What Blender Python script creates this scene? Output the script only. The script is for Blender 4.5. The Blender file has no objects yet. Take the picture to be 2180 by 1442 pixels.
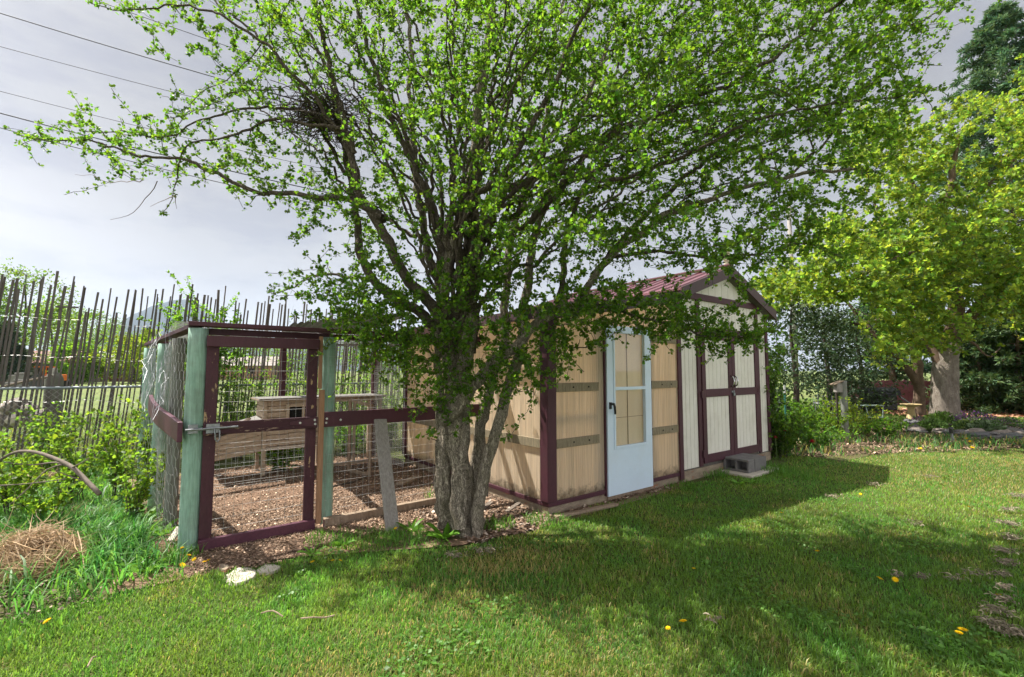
import bpy, math, random
import numpy as np
from mathutils import Matrix, Vector
R = math.radians
rng = np.random.default_rng(7)
random.seed(7)
S = bpy.context.scene
COL = S.collection

# ------------------------------------------------------------------ frames
CAM = np.array([0.0, 0.0, 1.55]); PITCH = R(4.0); FPX = 985.0
def at(px, py, Y):
    """real-world point at forward distance Y that the photo shows at pixel (px, py)"""
    f = np.array([0, math.cos(PITCH), math.sin(PITCH)]); up = np.array([0, -math.sin(PITCH), math.cos(PITCH)])
    r = f + np.array([1.0, 0, 0]) * (px - 1090) / FPX + up * (721 - py) / FPX
    return CAM + r * (Y / r[1])
def gnd(px, py, z=0.0):
    f = np.array([0, math.cos(PITCH), math.sin(PITCH)]); up = np.array([0, -math.sin(PITCH), math.cos(PITCH)])
    r = f + np.array([1.0, 0, 0]) * (px - 1090) / FPX + up * (721 - py) / FPX
    return CAM + r * ((z - CAM[2]) / r[2])
# yard frame: u runs along the shed front (to the right and away), v runs back along its side
AX, AY = 0.39, 5.09
UX, UY = 0.793, 0.609
VX, VY = -0.609, 0.793
def P(u, v, z=0.0):
    return (AX + UX * u + VX * v, AY + UY * u + VY * v, z)
def UV(x, y):
    dx, dy = x - AX, y - AY
    return dx * UX + dy * UY, dx * VX + dy * VY

# ------------------------------------------------------------------ object helpers
def link(o): COL.objects.link(o); return o
def tag(o, label=None, cat=None, group=None, kind=None):
    if label: o['label'] = label
    if cat: o['category'] = cat
    if group: o['group'] = group
    if kind: o['kind'] = kind
    return o
def empty(name, loc, label, cat, group=None):
    o = bpy.data.objects.new(name, None); o.location = loc; o.empty_display_size = 0.1
    return tag(link(o), label, cat, group)
def set_parent(o, root):
    # geometry is in world metres: undo the (translation-only) root offset, also through a part
    o.parent = root
    off = Vector((0, 0, 0)); p = root
    while p is not None:
        off += p.location; p = p.parent
    o.location = -off
    return o
class MB:
    def __init__(s): s.v = []; s.f = []; s.smooth = False; s.mi = []
    def add(s, vs, fs):
        n = len(s.v); s.v.extend([tuple(map(float, p)) for p in vs]); s.f.extend([tuple(i + n for i in f) for f in fs])
    def hexa(s, c):  # 8 corners: bottom 4 ccw, top 4 ccw
        s.add(c, [(0, 3, 2, 1), (4, 5, 6, 7), (0, 1, 5, 4), (1, 2, 6, 5), (2, 3, 7, 6), (3, 0, 4, 7)])
    def box(s, x0, x1, y0, y1, z0, z1):
        s.hexa([(x0, y0, z0), (x1, y0, z0), (x1, y1, z0), (x0, y1, z0), (x0, y0, z1), (x1, y0, z1), (x1, y1, z1), (x0, y1, z1)])
    def ubox(s, u0, u1, v0, v1, z0, z1):
        s.hexa([P(u0, v0, z0), P(u1, v0, z0), P(u1, v1, z0), P(u0, v1, z0), P(u0, v0, z1), P(u1, v0, z1), P(u1, v1, z1), P(u0, v1, z1)])
    def bar(s, a, b, w, h, upv=(0, 0, 1)):  # rectangular bar from a to b
        a = np.array(a, float); b = np.array(b, float); d = b - a; L = np.linalg.norm(d); d /= L
        up = np.array(upv, float); side = np.cross(d, up)
        if np.linalg.norm(side) < 1e-4: side = np.cross(d, (1, 0, 0))
        side /= np.linalg.norm(side); up = np.cross(side, d)
        q = []
        for p in (a, b):
            for i, j in ((-1, -1), (1, -1), (1, 1), (-1, 1)): q.append(p + side * i * w / 2 + up * j * h / 2)
        s.add(q, [(0, 1, 2, 3), (7, 6, 5, 4), (0, 4, 5, 1), (1, 5, 6, 2), (2, 6, 7, 3), (3, 7, 4, 0)])
    def tube(s, pts, rad, k=8, cap=True, flute=0.0, seed=0):
        pts = np.array(pts, float); n = len(pts)
        rad = np.full(n, rad, float) if np.isscalar(rad) else np.array(rad, float)
        t = np.gradient(pts, axis=0); t /= np.linalg.norm(t, axis=1)[:, None] + 1e-12
        ref = np.array([0, 0, 1.0]) if abs(t[0][2]) < .9 else np.array([1.0, 0, 0])
        nrm = np.cross(t[0], ref); nrm /= np.linalg.norm(nrm)
        an = np.arange(k) * 2 * math.pi / k; V = []
        ph = np.random.default_rng(seed).uniform(0, 6.28, 6)
        for i in range(n):
            nrm = nrm - t[i] * nrm.dot(t[i]); nrm /= np.linalg.norm(nrm) + 1e-12
            bi = np.cross(t[i], nrm)
            r = rad[i]
            if flute:
                z = pts[i][2]
                r = rad[i] * (1 + flute * (np.sin(3 * an + ph[0] + z * 2.1) * .5 + np.sin(5 * an + ph[1] - z * 3) * .35 + np.sin(9 * an + ph[2] + z * 5) * .25 + np.sin(z * 23 + an * 2 + ph[3]) * .2))
                V.extend(pts[i] + (np.cos(an) * r)[:, None] * nrm + (np.sin(an) * r)[:, None] * bi)
            else:
                V.extend(pts[i] + r * (np.cos(an)[:, None] * nrm + np.sin(an)[:, None] * bi))
        F = []
        for i in range(n - 1):
            for j in range(k):
                j2 = (j + 1) % k; F.append((i * k + j, i * k + j2, (i + 1) * k + j2, (i + 1) * k + j))
        if cap: F.append(tuple(range(k - 1, -1, -1))); F.append(tuple((n - 1) * k + j for j in range(k)))
        s.add(V, F)
    def lathe(s, c, prof, k=20):  # prof: (r, z)
        V = []; F = []
        for r, z in prof:
            for j in range(k): V.append((c[0] + r * math.cos(2 * math.pi * j / k), c[1] + r * math.sin(2 * math.pi * j / k), c[2] + z))
        for i in range(len(prof) - 1):
            for j in range(k): F.append((i * k + j, i * k + (j + 1) % k, (i + 1) * k + (j + 1) % k, (i + 1) * k + j))
        F.append(tuple(range(k - 1, -1, -1))); F.append(tuple((len(prof) - 1) * k + j for j in range(k)))
        s.add(V, F)
    def sheet(s, pa, pb, ha, hb, n, m, amp=0.0, pitch=.06, thick=.004, nrm=(0, 0, 1)):
        """corrugated sheet: runs pa->pb (waves along it), raised by vectors ha/hb at each end; nrm = wave direction"""
        pa, pb, ha, hb = [np.array(q, float) for q in (pa, pb, ha, hb)]; nrm = np.array(nrm, float)
        L = np.linalg.norm(pb - pa); V = []; F = []
        for side in (0, 1):
            for i in range(n + 1):
                t = i / n; w = amp * math.sin(2 * math.pi * t * L / pitch) + side * thick
                for j in range(m + 1):
                    V.append(pa + (pb - pa) * t + (ha + (hb - ha) * t) * j / m + nrm * w)
        N = (n + 1) * (m + 1)
        for i in range(n):
            for j in range(m):
                a = i * (m + 1) + j; q = (a, a + m + 1, a + m + 2, a + 1)
                F.append(q); F.append(tuple(x + N for x in q[::-1]))
        s.add(V, F)
    def build(s, name, mat, parent=None, smooth=False, bevel=0.0):
        me = bpy.data.meshes.new(name); me.from_pydata(s.v, [], s.f)
        me.materials.append(mat); me.update()
        if smooth: me.polygons.foreach_set('use_smooth', [True] * len(me.polygons))
        o = link(bpy.data.objects.new(name, me))
        if bevel:
            b = o.modifiers.new('bevel', 'BEVEL'); b.width = bevel; b.segments = 2; b.limit_method = 'ANGLE'; b.angle_limit = R(40)
        if parent is not None: set_parent(o, parent)
        return o
def mesh_np(name, verts, tris, mat, cols=None, parent=None, smooth=False):
    me = bpy.data.meshes.new(name); verts = np.asarray(verts, np.float32); tris = np.asarray(tris, np.int32)
    me.vertices.add(len(verts)); me.vertices.foreach_set('co', verts.ravel())
    me.loops.add(tris.size); me.loops.foreach_set('vertex_index', tris.ravel())
    k = tris.shape[1]
    me.polygons.add(len(tris)); me.polygons.foreach_set('loop_start', np.arange(0, tris.size, k, dtype=np.int32))
    me.polygons.foreach_set('loop_total', np.full(len(tris), k, np.int32))
    if smooth: me.polygons.foreach_set('use_smooth', np.ones(len(tris), bool))
    if cols is not None:
        a = me.attributes.new('tint', 'FLOAT_COLOR', 'POINT')
        c = np.ones((len(verts), 4), np.float32); c[:, :3] = cols; a.data.foreach_set('color', c.ravel())
    me.materials.append(mat); me.update(); me.validate()
    o = link(bpy.data.objects.new(name, me))
    if parent is not None: set_parent(o, parent)
    return o

# ------------------------------------------------------------------ materials
def nt(name):
    m = bpy.data.materials.new(name); m.use_nodes = True; t = m.node_tree; t.nodes.clear()
    out = t.nodes.new('ShaderNodeOutputMaterial'); return m, t, out
def nd(t, typ, **kw):
    n = t.nodes.new(typ)
    for k, v in kw.items():
        if k in n.inputs: n.inputs[k].default_value = v
        else: setattr(n, k, v)
    return n
def mixc(t, fac, a, b, mode='MIX'):
    n = t.nodes.new('ShaderNodeMix'); n.data_type = 'RGBA'; n.blend_type = mode
    for sock, val in ((n.inputs[0], fac), (n.inputs[6], a), (n.inputs[7], b)):
        if hasattr(val, 'is_output'): t.links.new(val, sock)
        else: sock.default_value = val if not isinstance(val, tuple) else (*val, 1)[:4]
    return n.outputs[2]
def noise(t, vec, scale, detail=4, rough=.6):
    n = nd(t, 'ShaderNodeTexNoise', Scale=scale, Detail=detail, Roughness=rough); t.links.new(vec, n.inputs['Vector']); return n.outputs['Fac']
def ramp(t, fac, stops):
    n = t.nodes.new('ShaderNodeValToRGB'); e = n.color_ramp.elements
    while len(e) < len(stops): e.new(.5)
    for el, (p, c) in zip(e, stops): el.position = p; el.color = (c, c, c, 1) if not isinstance(c, tuple) else (*c, 1)
    t.links.new(fac, n.inputs[0]); return n.outputs[0]
def coords(t, scale=(1, 1, 1)):
    g = t.nodes.new('ShaderNodeNewGeometry'); m = nd(t, 'ShaderNodeMapping'); m.inputs['Scale'].default_value = scale
    t.links.new(g.outputs['Position'], m.inputs['Vector']); return m.outputs[0]
def surf(name, base, base2=None, scale=8, stretch=(1, 1, 1), rough=.7, bump=.3, chip=None, chip_amt=.6, chip_scale=14, spec=.3, fine=60, metal=0.0, dirt=None, bdist=.01, fa=.35):
    """worn surface: two tones by noise, fine grain, optional paint chips down to another colour"""
    m, t, out = nt(name); v = coords(t, stretch)
    b = nd(t, 'ShaderNodeBsdfPrincipled', Roughness=rough, Metallic=metal)
    b.inputs['Specular IOR Level'].default_value = spec
    base2 = base2 or tuple(c * .72 for c in base)
    n1 = noise(t, v, scale, 6, .65); c = mixc(t, ramp(t, n1, [(.32, 0.), (.68, 1.)]), base, base2)
    n2 = noise(t, v, fine, 3, .6)
    c = mixc(t, ramp(t, n2, [(.3, .8), (.7, 1.12)]), (0, 0, 0), c) if False else mixc(t, fa, c, mixc(t, 1.0, c, ramp(t, n2, [(.25, .35), (.75, 1.6)]), 'MULTIPLY'))
    h = n2
    if chip:
        n3 = noise(t, v, chip_scale, 8, .7)
        k = ramp(t, n3, [(chip_amt, 0.), (chip_amt + .025, 1.)]); c = mixc(t, k, c, chip)
    if dirt:
        g = t.nodes.new('ShaderNodeNewGeometry'); n4 = noise(t, g.outputs['Position'], 3.1, 5, .7)
        c = mixc(t, ramp(t, n4, [(.45, 0.), (.75, .55)]), c, dirt)
    t.links.new(c, b.inputs['Base Color'])
    if bump:
        bp = nd(t, 'ShaderNodeBump', Strength=bump, Distance=bdist); t.links.new(h, bp.inputs['Height']); t.links.new(bp.outputs[0], b.inputs['Normal'])
    t.links.new(b.outputs[0], out.inputs[0]); return m
def leafmat(name, refl, trans, mix=.45, rough=.5, spec=.25, vary=.35, vscale=1.3):
    m, t, out = nt(name)
    a = nd(t, 'ShaderNodeAttribute', attribute_name='tint')
    b = nd(t, 'ShaderNodeBsdfPrincipled', Roughness=rough); b.inputs['Specular IOR Level'].default_value = spec
    tr = t.nodes.new('ShaderNodeBsdfTranslucent'); mx = nd(t, 'ShaderNodeMixShader', Fac=mix)
    t.links.new(mixc(t, 1.0, refl, a.outputs['Color'], 'MULTIPLY'), b.inputs['Base Color'])
    t.links.new(mixc(t, 1.0, trans, a.outputs['Color'], 'MULTIPLY'), tr.inputs['Color'])
    t.links.new(b.outputs[0], mx.inputs[1]); t.links.new(tr.outputs[0], mx.inputs[2]); t.links.new(mx.outputs[0], out.inputs[0]); return m
M = {}
M['maroon'] = surf('maroon_paint', (.080, .026, .038), (.060, .019, .028), 5, (1, 1, .3), .55, .15, dirt=(.06, .03, .03), fa=.2)
M['maroon_chip'] = surf('maroon_flaking_paint', (.070, .023, .032), (.052, .017, .024), 5, (1, 1, .35), .6, .3, chip=(.38, .26, .14), chip_amt=.62, chip_scale=11, dirt=(.05, .03, .03))
M['maroon_rail'] = surf('maroon_worn_rail_paint', (.055, .017, .024), (.04, .012, .017), 5, (.4, .4, 2.5), .6, .3, chip=(.30, .21, .15), chip_amt=.58, chip_scale=9)
M['plum'] = surf('plum_paint', (.10, .035, .055), (.075, .025, .04), 6, (1, 1, 1), .45, .15, chip=(.2, .1, .12), chip_amt=.69)
M['green_post'] = surf('pale_green_stain', (.30, .46, .37), (.20, .33, .26), 7, (6, 6, .5), .8, .6, chip=(.12, .10, .07), chip_amt=.66, chip_scale=4, fine=16, dirt=(.13, .13, .10))
M['grey_post'] = surf('grey_weathered_post', (.24, .26, .23), (.14, .14, .12), 6, (6, 6, .5), .85, .6, fine=14, dirt=(.12, .10, .07))
M['cedar'] = surf('raw_cedar', (.34, .19, .11), (.26, .14, .08), 6, (8, 8, .6), .8, .4, fine=14)
M['lumber'] = surf('weathered_lumber', (.34, .26, .19), (.22, .16, .11), 6, (5, 5, 1), .85, .5, fine=18, dirt=(.13, .09, .06))
M['grey_plank'] = surf('silver_grey_plank', (.30, .28, .26), (.21, .19, .17), 5, (9, 9, .6), .85, .5, fine=12)
M['hutch'] = surf('faded_hutch_wood', (.58, .46, .35), (.40, .30, .22), 5, (3, 3, 9), .85, .5, chip=(.18, .10, .05), chip_amt=.63, chip_scale=3, fine=20)
M['hutch_roof'] = surf('grey_felt_roof', (.20, .19, .18), (.13, .12, .11), 8)
M['dark'] = surf('dark_void', (.012, .011, .010), rough=.9, bump=0)
M['stake'] = surf('grey_stake_wood', (.165, .145, .132), (.085, .07, .062), 5, (6, 6, .7), .9, .5, fine=10)
M['steel'] = surf('galvanised_steel', (.30, .31, .33), (.2, .21, .22), 20, rough=.45, bump=.05, spec=.6, metal=.6)
M['rail'] = surf('grey_fence_pipe', (.26, .29, .31), (.18, .21, .23), 12, rough=.5, bump=.05, metal=.4)
M['wire'] = surf('bright_wire', (.48, .48, .47), (.33, .33, .32), 30, rough=.45, bump=0, metal=.5)
M['screw'] = surf('screw_head', (.6, .6, .57), rough=.4, bump=0, metal=.5)
M['siding'] = surf('cream_siding', (.74, .71, .64), (.68, .65, .57), 2.5, (3, 3, .6), .7, .2, fine=70, dirt=(.52, .48, .41), bdist=.003, fa=.12)
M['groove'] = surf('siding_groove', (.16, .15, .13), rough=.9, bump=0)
M['roof_metal'] = surf('maroon_metal_roof', (.22, .09, .11), (.17, .07, .085), 3, rough=.33, bump=.03, spec=.6, metal=.25, fa=.08)
M['fascia'] = surf('brown_maroon_fascia', (.075, .038, .038), (.062, .030, .031), 3, rough=.45, bump=.03, fa=.08)
M['white_door'] = surf('white_door_paint', (.65, .77, .90), (.60, .72, .85), 2.2, rough=.34, bump=.0, spec=.5, dirt=(.58, .66, .74), fa=.03)
M['black'] = surf('black_handle', (.015, .015, .016), rough=.4, bump=0, spec=.5)
M['chrome'] = surf('chrome', (.6, .6, .6), rough=.2, bump=0, metal=1)
M['concrete'] = surf('grey_concrete', (.19, .18, .175), (.13, .125, .12), 9, rough=.9, bump=.5, fine=90)
M['footing'] = surf('stained_footing', (.34, .28, .20), (.20, .15, .11), 6, (1, 1, 3), .9, .6, chip=(.30, .14, .08), chip_amt=.60, chip_scale=3)
M['stone'] = surf('pale_flagstone', (.56, .50, .43), (.42, .37, .31), 6, rough=.9, bump=.15, fine=220)
def barkmat(name, light, dark, sc, moss):
    m, t, out = nt(name); v = coords(t, (1, 1, .22)); b = nd(t, 'ShaderNodeBsdfPrincipled', Roughness=.95); b.inputs['Specular IOR Level'].default_value = .1
    n0 = nd(t, 'ShaderNodeTexNoise', Scale=sc * .8, Detail=5, Roughness=.7); t.links.new(v, n0.inputs['Vector'])
    ad = mixc(t, .22, v, n0.outputs['Color'])
    vo = nd(t, 'ShaderNodeTexVoronoi', Scale=sc, feature='DISTANCE_TO_EDGE'); t.links.new(ad, vo.inputs['Vector'])
    n2 = noise(t, coords(t, (1, 1, .5)), sc * 3, 6, .7)
    ridge = ramp(t, vo.outputs['Distance'], [(.0, 0.), (.16, 1.)])
    c = mixc(t, ridge, dark, light); c = mixc(t, .6, c, mixc(t, 1.0, c, ramp(t, n2, [(.25, .3), (.75, 1.7)]), 'MULTIPLY'))
    g = t.nodes.new('ShaderNodeNewGeometry'); c = mixc(t, ramp(t, noise(t, g.outputs['Position'], 4, 5, .7), [(.5, 0.), (.72, .6)]), c, moss)
    t.links.new(c, b.inputs['Base Color'])
    mm = nd(t, 'ShaderNodeMath', operation='ADD'); t.links.new(ridge, mm.inputs[0]); t.links.new(n2, mm.inputs[1])
    bp = nd(t, 'ShaderNodeBump', Strength=1.0, Distance=.02); t.links.new(mm.outputs[0], bp.inputs['Height']); t.links.new(bp.outputs[0], b.inputs['Normal'])
    t.links.new(b.outputs[0], out.inputs[0]); return m
M['limb_bark'] = barkmat('limb_bark', (.26, .215, .165), (.07, .055, .042), 40, (.14, .13, .08))
M['bark'] = barkmat('furrowed_bark', (.54, .47, .37), (.10, .08, .06), 34, (.25, .23, .13))
M['twig'] = surf('dark_twig_bark', (.085, .066, .052), (.05, .040, .032), 14, rough=.9, bump=.3)
M['deadwood'] = surf('grey_dead_branch', (.20, .165, .135), (.13, .105, .085), 14, rough=.9, bump=.3)
M['maple_bark'] = surf('mottled_maple_bark', (.30, .26, .22), (.16, .13, .105), 4, (3, 3, 1.2), .95, 1.0, fine=22, bdist=.03)
M['maple_limb'] = surf('brown_maple_limb', (.17, .115, .08), (.09, .06, .042), 6, rough=.95, bump=.5)
M['leaf'] = leafmat('hawthorn_leaf', (.068, .130, .018), (.22, .42, .024), .5)
M["maple_leaf"] = leafmat("maple_leaf", (.135, .215, .035), (.35, .51, .045), .5)
M['shrub_leaf'] = leafmat('shrub_leaf', (.13, .21, .03), (.32, .50, .04), .5)
M['dark_leaf'] = leafmat('conifer_needle', (.05, .085, .04), (.07, .11, .035), .25)
M['grass'] = leafmat('grass_blade', (.138, .262, .038), (.27, .46, .05), .42, rough=.45, spec=.3)
M['straw'] = leafmat('dry_straw', (.42, .30, .18), (.36, .25, .14), .3, rough=.7)
M['chip'] = leafmat('bark_chip', (.245, .165, .115), (.05, .03, .02), .05, rough=.9)
M['petal'] = leafmat('flower_petal', (.8, .8, .8), (.5, .5, .5), .25, rough=.6)
# ================================================================== GREENHOUSE (lean-to)
def fibreglass():
    m, t, out = nt('tan_fibreglass'); v = coords(t, (1, 1, .12))
    n = noise(t, v, 9, 5, .65); g = t.nodes.new('ShaderNodeNewGeometry')
    base = mixc(t, ramp(t, n, [(.3, 0.), (.7, 1.)]), (.90, .79, .64), (.80, .68, .53))
    sep = t.nodes.new('ShaderNodeSeparateXYZ'); t.links.new(g.outputs['Position'], sep.inputs[0])
    n2 = noise(t, g.outputs['Position'], 16, 4, .7)
    ad = nd(t, 'ShaderNodeMath', operation='ADD'); t.links.new(sep.outputs[2], ad.inputs[0])
    ml = nd(t, 'ShaderNodeMath', operation='MULTIPLY'); ml.inputs[1].default_value = .35; t.links.new(n2, ml.inputs[0]); t.links.new(ml.outputs[0], ad.inputs[1])
    mud = ramp(t, ad.outputs[0], [(.30, 1.), (.42, 0.)])      # splashed mildew along the bottom edge
    v3 = coords(t, (1, 1, .02)); streak = ramp(t, noise(t, v3, 38, 4, .75), [(.38, .78), (.62, 1.06)]); base = mixc(t, 1.0, base, streak, 'MULTIPLY')
    base = mixc(t, mud, base, (.22, .18, .13))
    d = t.nodes.new('ShaderNodeBsdfPrincipled'); d.inputs['Roughness'].default_value = .45; t.links.new(base, d.inputs['Base Color'])
    tr = t.nodes.new('ShaderNodeBsdfTranslucent'); t.links.new(mixc(t, .5, base, (1.0, .91, .77)), tr.inputs['Color'])
    tp = t.nodes.new('ShaderNodeBsdfTransparent'); tp.inputs['Color'].default_value = (.96, .86, .68, 1)
    m1 = nd(t, 'ShaderNodeMixShader', Fac=.30); t.links.new(d.outputs[0], m1.inputs[1]); t.links.new(tr.outputs[0], m1.inputs[2])
    m2 = nd(t, 'ShaderNodeMixShader', Fac=.07); t.links.new(m1.outputs[0], m2.inputs[1]); t.links.new(tp.outputs[0], m2.inputs[2])
    t.links.new(m2.outputs[0], out.inputs[0]); return m
M['panel'] = fibreglass()
M['frost'] = surf('frosted_sheet', (.86, .78, .65), (.80, .72, .59), 3, (1, 1, .2), .5, 0, fa=.05)
M['batten'] = surf('mildewed_batten', (.30, .25, .165), (.17, .14, .09), 16, (4, 4, .5), .9, .3)
M['stud'] = surf('stud_wood', (.40, .29, .19), (.30, .21, .13), 6, (5, 5, .6), .9)
def glassmat():
    m, t, out = nt('door_glass')
    tp = t.nodes.new('ShaderNodeBsdfTransparent'); tp.inputs['Color'].default_value = (.97, .975, .97, 1)
    gl = t.nodes.new('ShaderNodeBsdfGlossy'); gl.inputs['Roughness'].default_value = .03
    fr0 = nd(t, 'ShaderNodeFresnel', IOR=1.5); gb = t.nodes.new('ShaderNodeNewGeometry'); iv = nd(t, 'ShaderNodeMath', operation='SUBTRACT'); iv.inputs[0].default_value = 1; t.links.new(gb.outputs['Backfacing'], iv.inputs[1])
    fr = nd(t, 'ShaderNodeMath', operation='MULTIPLY'); t.links.new(fr0.outputs[0], fr.inputs[0]); t.links.new(iv.outputs[0], fr.inputs[1])
    mx = t.nodes.new('ShaderNodeMixShader'); t.links.new(fr.outputs[0], mx.inputs[0]); t.links.new(tp.outputs[0], mx.inputs[1]); t.links.new(gl.outputs[0], mx.inputs[2])
    t.links.new(mx.outputs[0], out.inputs[0]); return m
M['glass'] = glassmat()

GHV = 3.62; b = MB(); b.ubox(.12, 2.44, .12, 3.58, -.06, .03); gh_floor = b
def eave(u): return 2.22 + .165 * u
gh = empty('greenhouse', P(1.2, 1.8, 0), 'tan fibreglass lean-to greenhouse with maroon corner post, left of the cream shed', 'greenhouse')
gh_floor.build('floor', surf('pale_bounce_floor', (.58, .53, .45), (.45, .41, .35), 30), gh)  # unseen pale floor, added to bounce light up into the panels
b = MB(); b.ubox(.0, 2.44, .0, .12, -.05, .085); b.ubox(.0, .12, .12, GHV, -.05, .085); b.build('footing', M['footing'], gh, bevel=.008)
b = MB(); b.ubox(-.015, .915, -.02, .1, .087, .135); b.ubox(1.83, 2.44, -.02, .1, .087, .135); b.ubox(-.018, .1, .1, GHV, .087, .135); b.build('sill', M['maroon'], gh, bevel=.006)
for name, (u0, u1, v0, v1, z1) in (('corner_post', (-.03, .105, -.03, .10, 2.25)), ('corner_post', (-.03, .09, GHV - .06, GHV + .06, 2.22))):
    b = MB(); b.ubox(u0, u1, v0, v1, .137, z1); b.build(name, M['maroon'], gh, bevel=.008)
NRM = (-VX, -VY, 0)
def wpanel(u0, u1, z0, za, zb, v=0.0):
    b = MB(); b.sheet(P(u0, v, z0), P(u1, v, z0), (0, 0, za - z0), (0, 0, zb - z0), int((u1 - u0) / .009), 6, .0028, .036, 0, NRM)
    b.build('panel', M['panel'], gh, smooth=True)
wpanel(.10, .90, .125, eave(.1), eave(.9)); wpanel(1.835, 2.44, .125, eave(1.835), eave(2.44)); wpanel(.90, 1.835, 2.14, eave(.9), eave(1.835), .006)
b = MB(); b.sheet(P(0, .09, .125), P(0, GHV - .05, .125), (0, 0, 2.1), (0, 0, 2.1), int(GHV / .010), 6, .0028, .036, 0, (-UX, -UY, 0)); b.build('panel', M['panel'], gh, smooth=True)
b = MB(); b.sheet(P(0.05, GHV, .1), P(2.44, GHV, .1), (0, 0, 2.1), (0, 0, eave(2.44) - .1), 160, 4, .006, .052, 0, NRM); b.build('panel', M['panel'], gh, smooth=True)
b = MB(); b.sheet(P(-.16, -.10, eave(-.16) + .02), P(-.16, GHV + .1, eave(-.16) + .02), np.array(P(2.44, 0, eave(2.44))) - np.array(P(-.16, 0, eave(-.16))), np.array(P(2.44, 0, eave(2.44))) - np.array(P(-.16, 0, eave(-.16))), 260, 3, .008, .07, 0, (0, 0, 1)); b.build('roof', M['panel'], gh, smooth=True)
def battens(u0, u1, z):
    o = MB(); o.ubox(u0, u1, -.026, -.009, z - .05, z + .05); o = o.build('batten', M['batten'], gh, bevel=.003)
    for k in range(2):
        uu = u0 + (u1 - u0) * (.38 + .36 * k); s = MB(); s.ubox(uu - .009, uu + .009, -.031, -.0265, z - .009, z + .009); s.build('screw', M['dark'], o)
for z in (1.365, .748):
    battens(.107, .80, z); battens(1.84, 2.43, z)
battens(1.84, 2.43, 1.98)
o = MB(); o.ubox(-.026, -.009, .105, GHV - .07, .70, .80); o.build('batten', M['batten'], gh, bevel=.003)
for u0, u1 in ((.79, .898), (1.84, 1.89)):
    o = MB(); o.ubox(u0, u1, .02, .10, .14, 2.2); o.build('stud', M['stud'], gh)
for v0 in (.95, 1.9, 2.8):
    o = MB(); o.ubox(.02, .10, v0, v0 + .05, .14, 2.2); o.build('stud', M['stud'], gh)
o = MB(); o.bar(P(0, .05, 1.02), P(.85, .05, 1.02), .04, .07); o.bar(P(.05, .4, 2.2), P(.05, 3.4, 2.2), .05, .09); o.build('girt', M['stud'], gh)
o = MB(); o.bar(P(.2, .9, .55), P(.85, .9, .55), .5, .03); o.bar(P(.3, .7, .02), P(.3, .7, .53), .05, .05); o.bar(P(.8, .7, .02), P(.8, .7, .53), .05, .05); o.bar(P(.8, 1.1, .02), P(.8, 1.1, .53), .05, .05); o.build('bench', M['stud'], gh)
b = MB(); b.bar(P(-.17, -.12, eave(-.17) - .03), P(2.42, -.12, eave(2.42) - .03), .03, .15); b.bar(P(-.19, -.10, eave(-.17) - .02), P(-.19, GHV + .1, eave(-.17) - .02), .03, .12); b.build('fascia', M['fascia'], gh, bevel=.004)
for u0 in (.900, 1.80):
    b = MB(); b.ubox(u0, u0 + .022, -.028, .04, .06, 2.13); b.build('door_jamb', M['maroon'], gh)
b = MB(); b.ubox(.94, 1.84, -.02, .06, -.03, .045); b.build('threshold', M['lumber'], gh, bevel=.006)
# storm door: one sheet of stiles and rails with a real opening, a screen sash below and a clear sash above
d = MB(); D0, D1 = .925, 1.795
for (u0, u1, z0, z1) in ((D0, D0 + .135, .055, 2.11), (D1 - .135, D1, .055, 2.11), (D0 + .135, D1 - .135, .055, .63), (D0 + .135, D1 - .135, 2.02, 2.11)):
    d.ubox(u0, u1, -.045, -.008, z0, z1)
door = d.build('storm_door', M['white_door'], gh)
d = MB()
for (u0, u1, z0, z1) in ((D0 + .11, D0 + .14, .60, 2.05), (D1 - .14, D1 - .11, .60, 2.05), (D0 + .14, D1 - .14, .60, .632), (D0 + .14, D1 - .14, 2.018, 2.05), (D0 + .14, D1 - .14, 1.312, 1.352)):
    d.ubox(u0, u1, -.056, -.0455, z0, z1)
d.build('sash_frame', M['white_door'], door, bevel=.003)
d = MB(); d.ubox(D0 + .1, D1 - .1, -.022, -.018, 1.35, 2.02); d.build('glass', M['glass'], door)
d = MB(); d.ubox(D0 + .1, D1 - .1, -.030, -.026, .63, 1.312); d.build('glass', M['glass'], door)
d = MB(); d.sheet(P(D0 + .11, .004, .62), P(D1 - .11, .004, .62), (0, 0, 1.42), (0, 0, 1.42), 60, 4, .002, .20, 0, NRM); d.build('inner_sheet', M['frost'], door)
d = MB()
for uu in (D0 + .42,): d.ubox(uu, uu + .005, -.012, -.002, .63, 2.02)
d.ubox(D0 + .14, D1 - .14, -.012, -.003, .97, .974); d.build('sheet_seam', M['lumber'], door)
d = MB(); d.ubox(D0 + .03, D0 + .065, -.058, -.046, 1.09, 1.17); d.tube([P(D0 + .05, -.06, 1.15), P(D0 + .052, -.10, 1.15), P(D0 + .06, -.105, 1.12), P(D0 + .075, -.10, 1.06), P(D0 + .08, -.095, 1.03)], [.016, .016, .015, .013, .012], 8); d.build('handle', M['black'], door)

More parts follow.
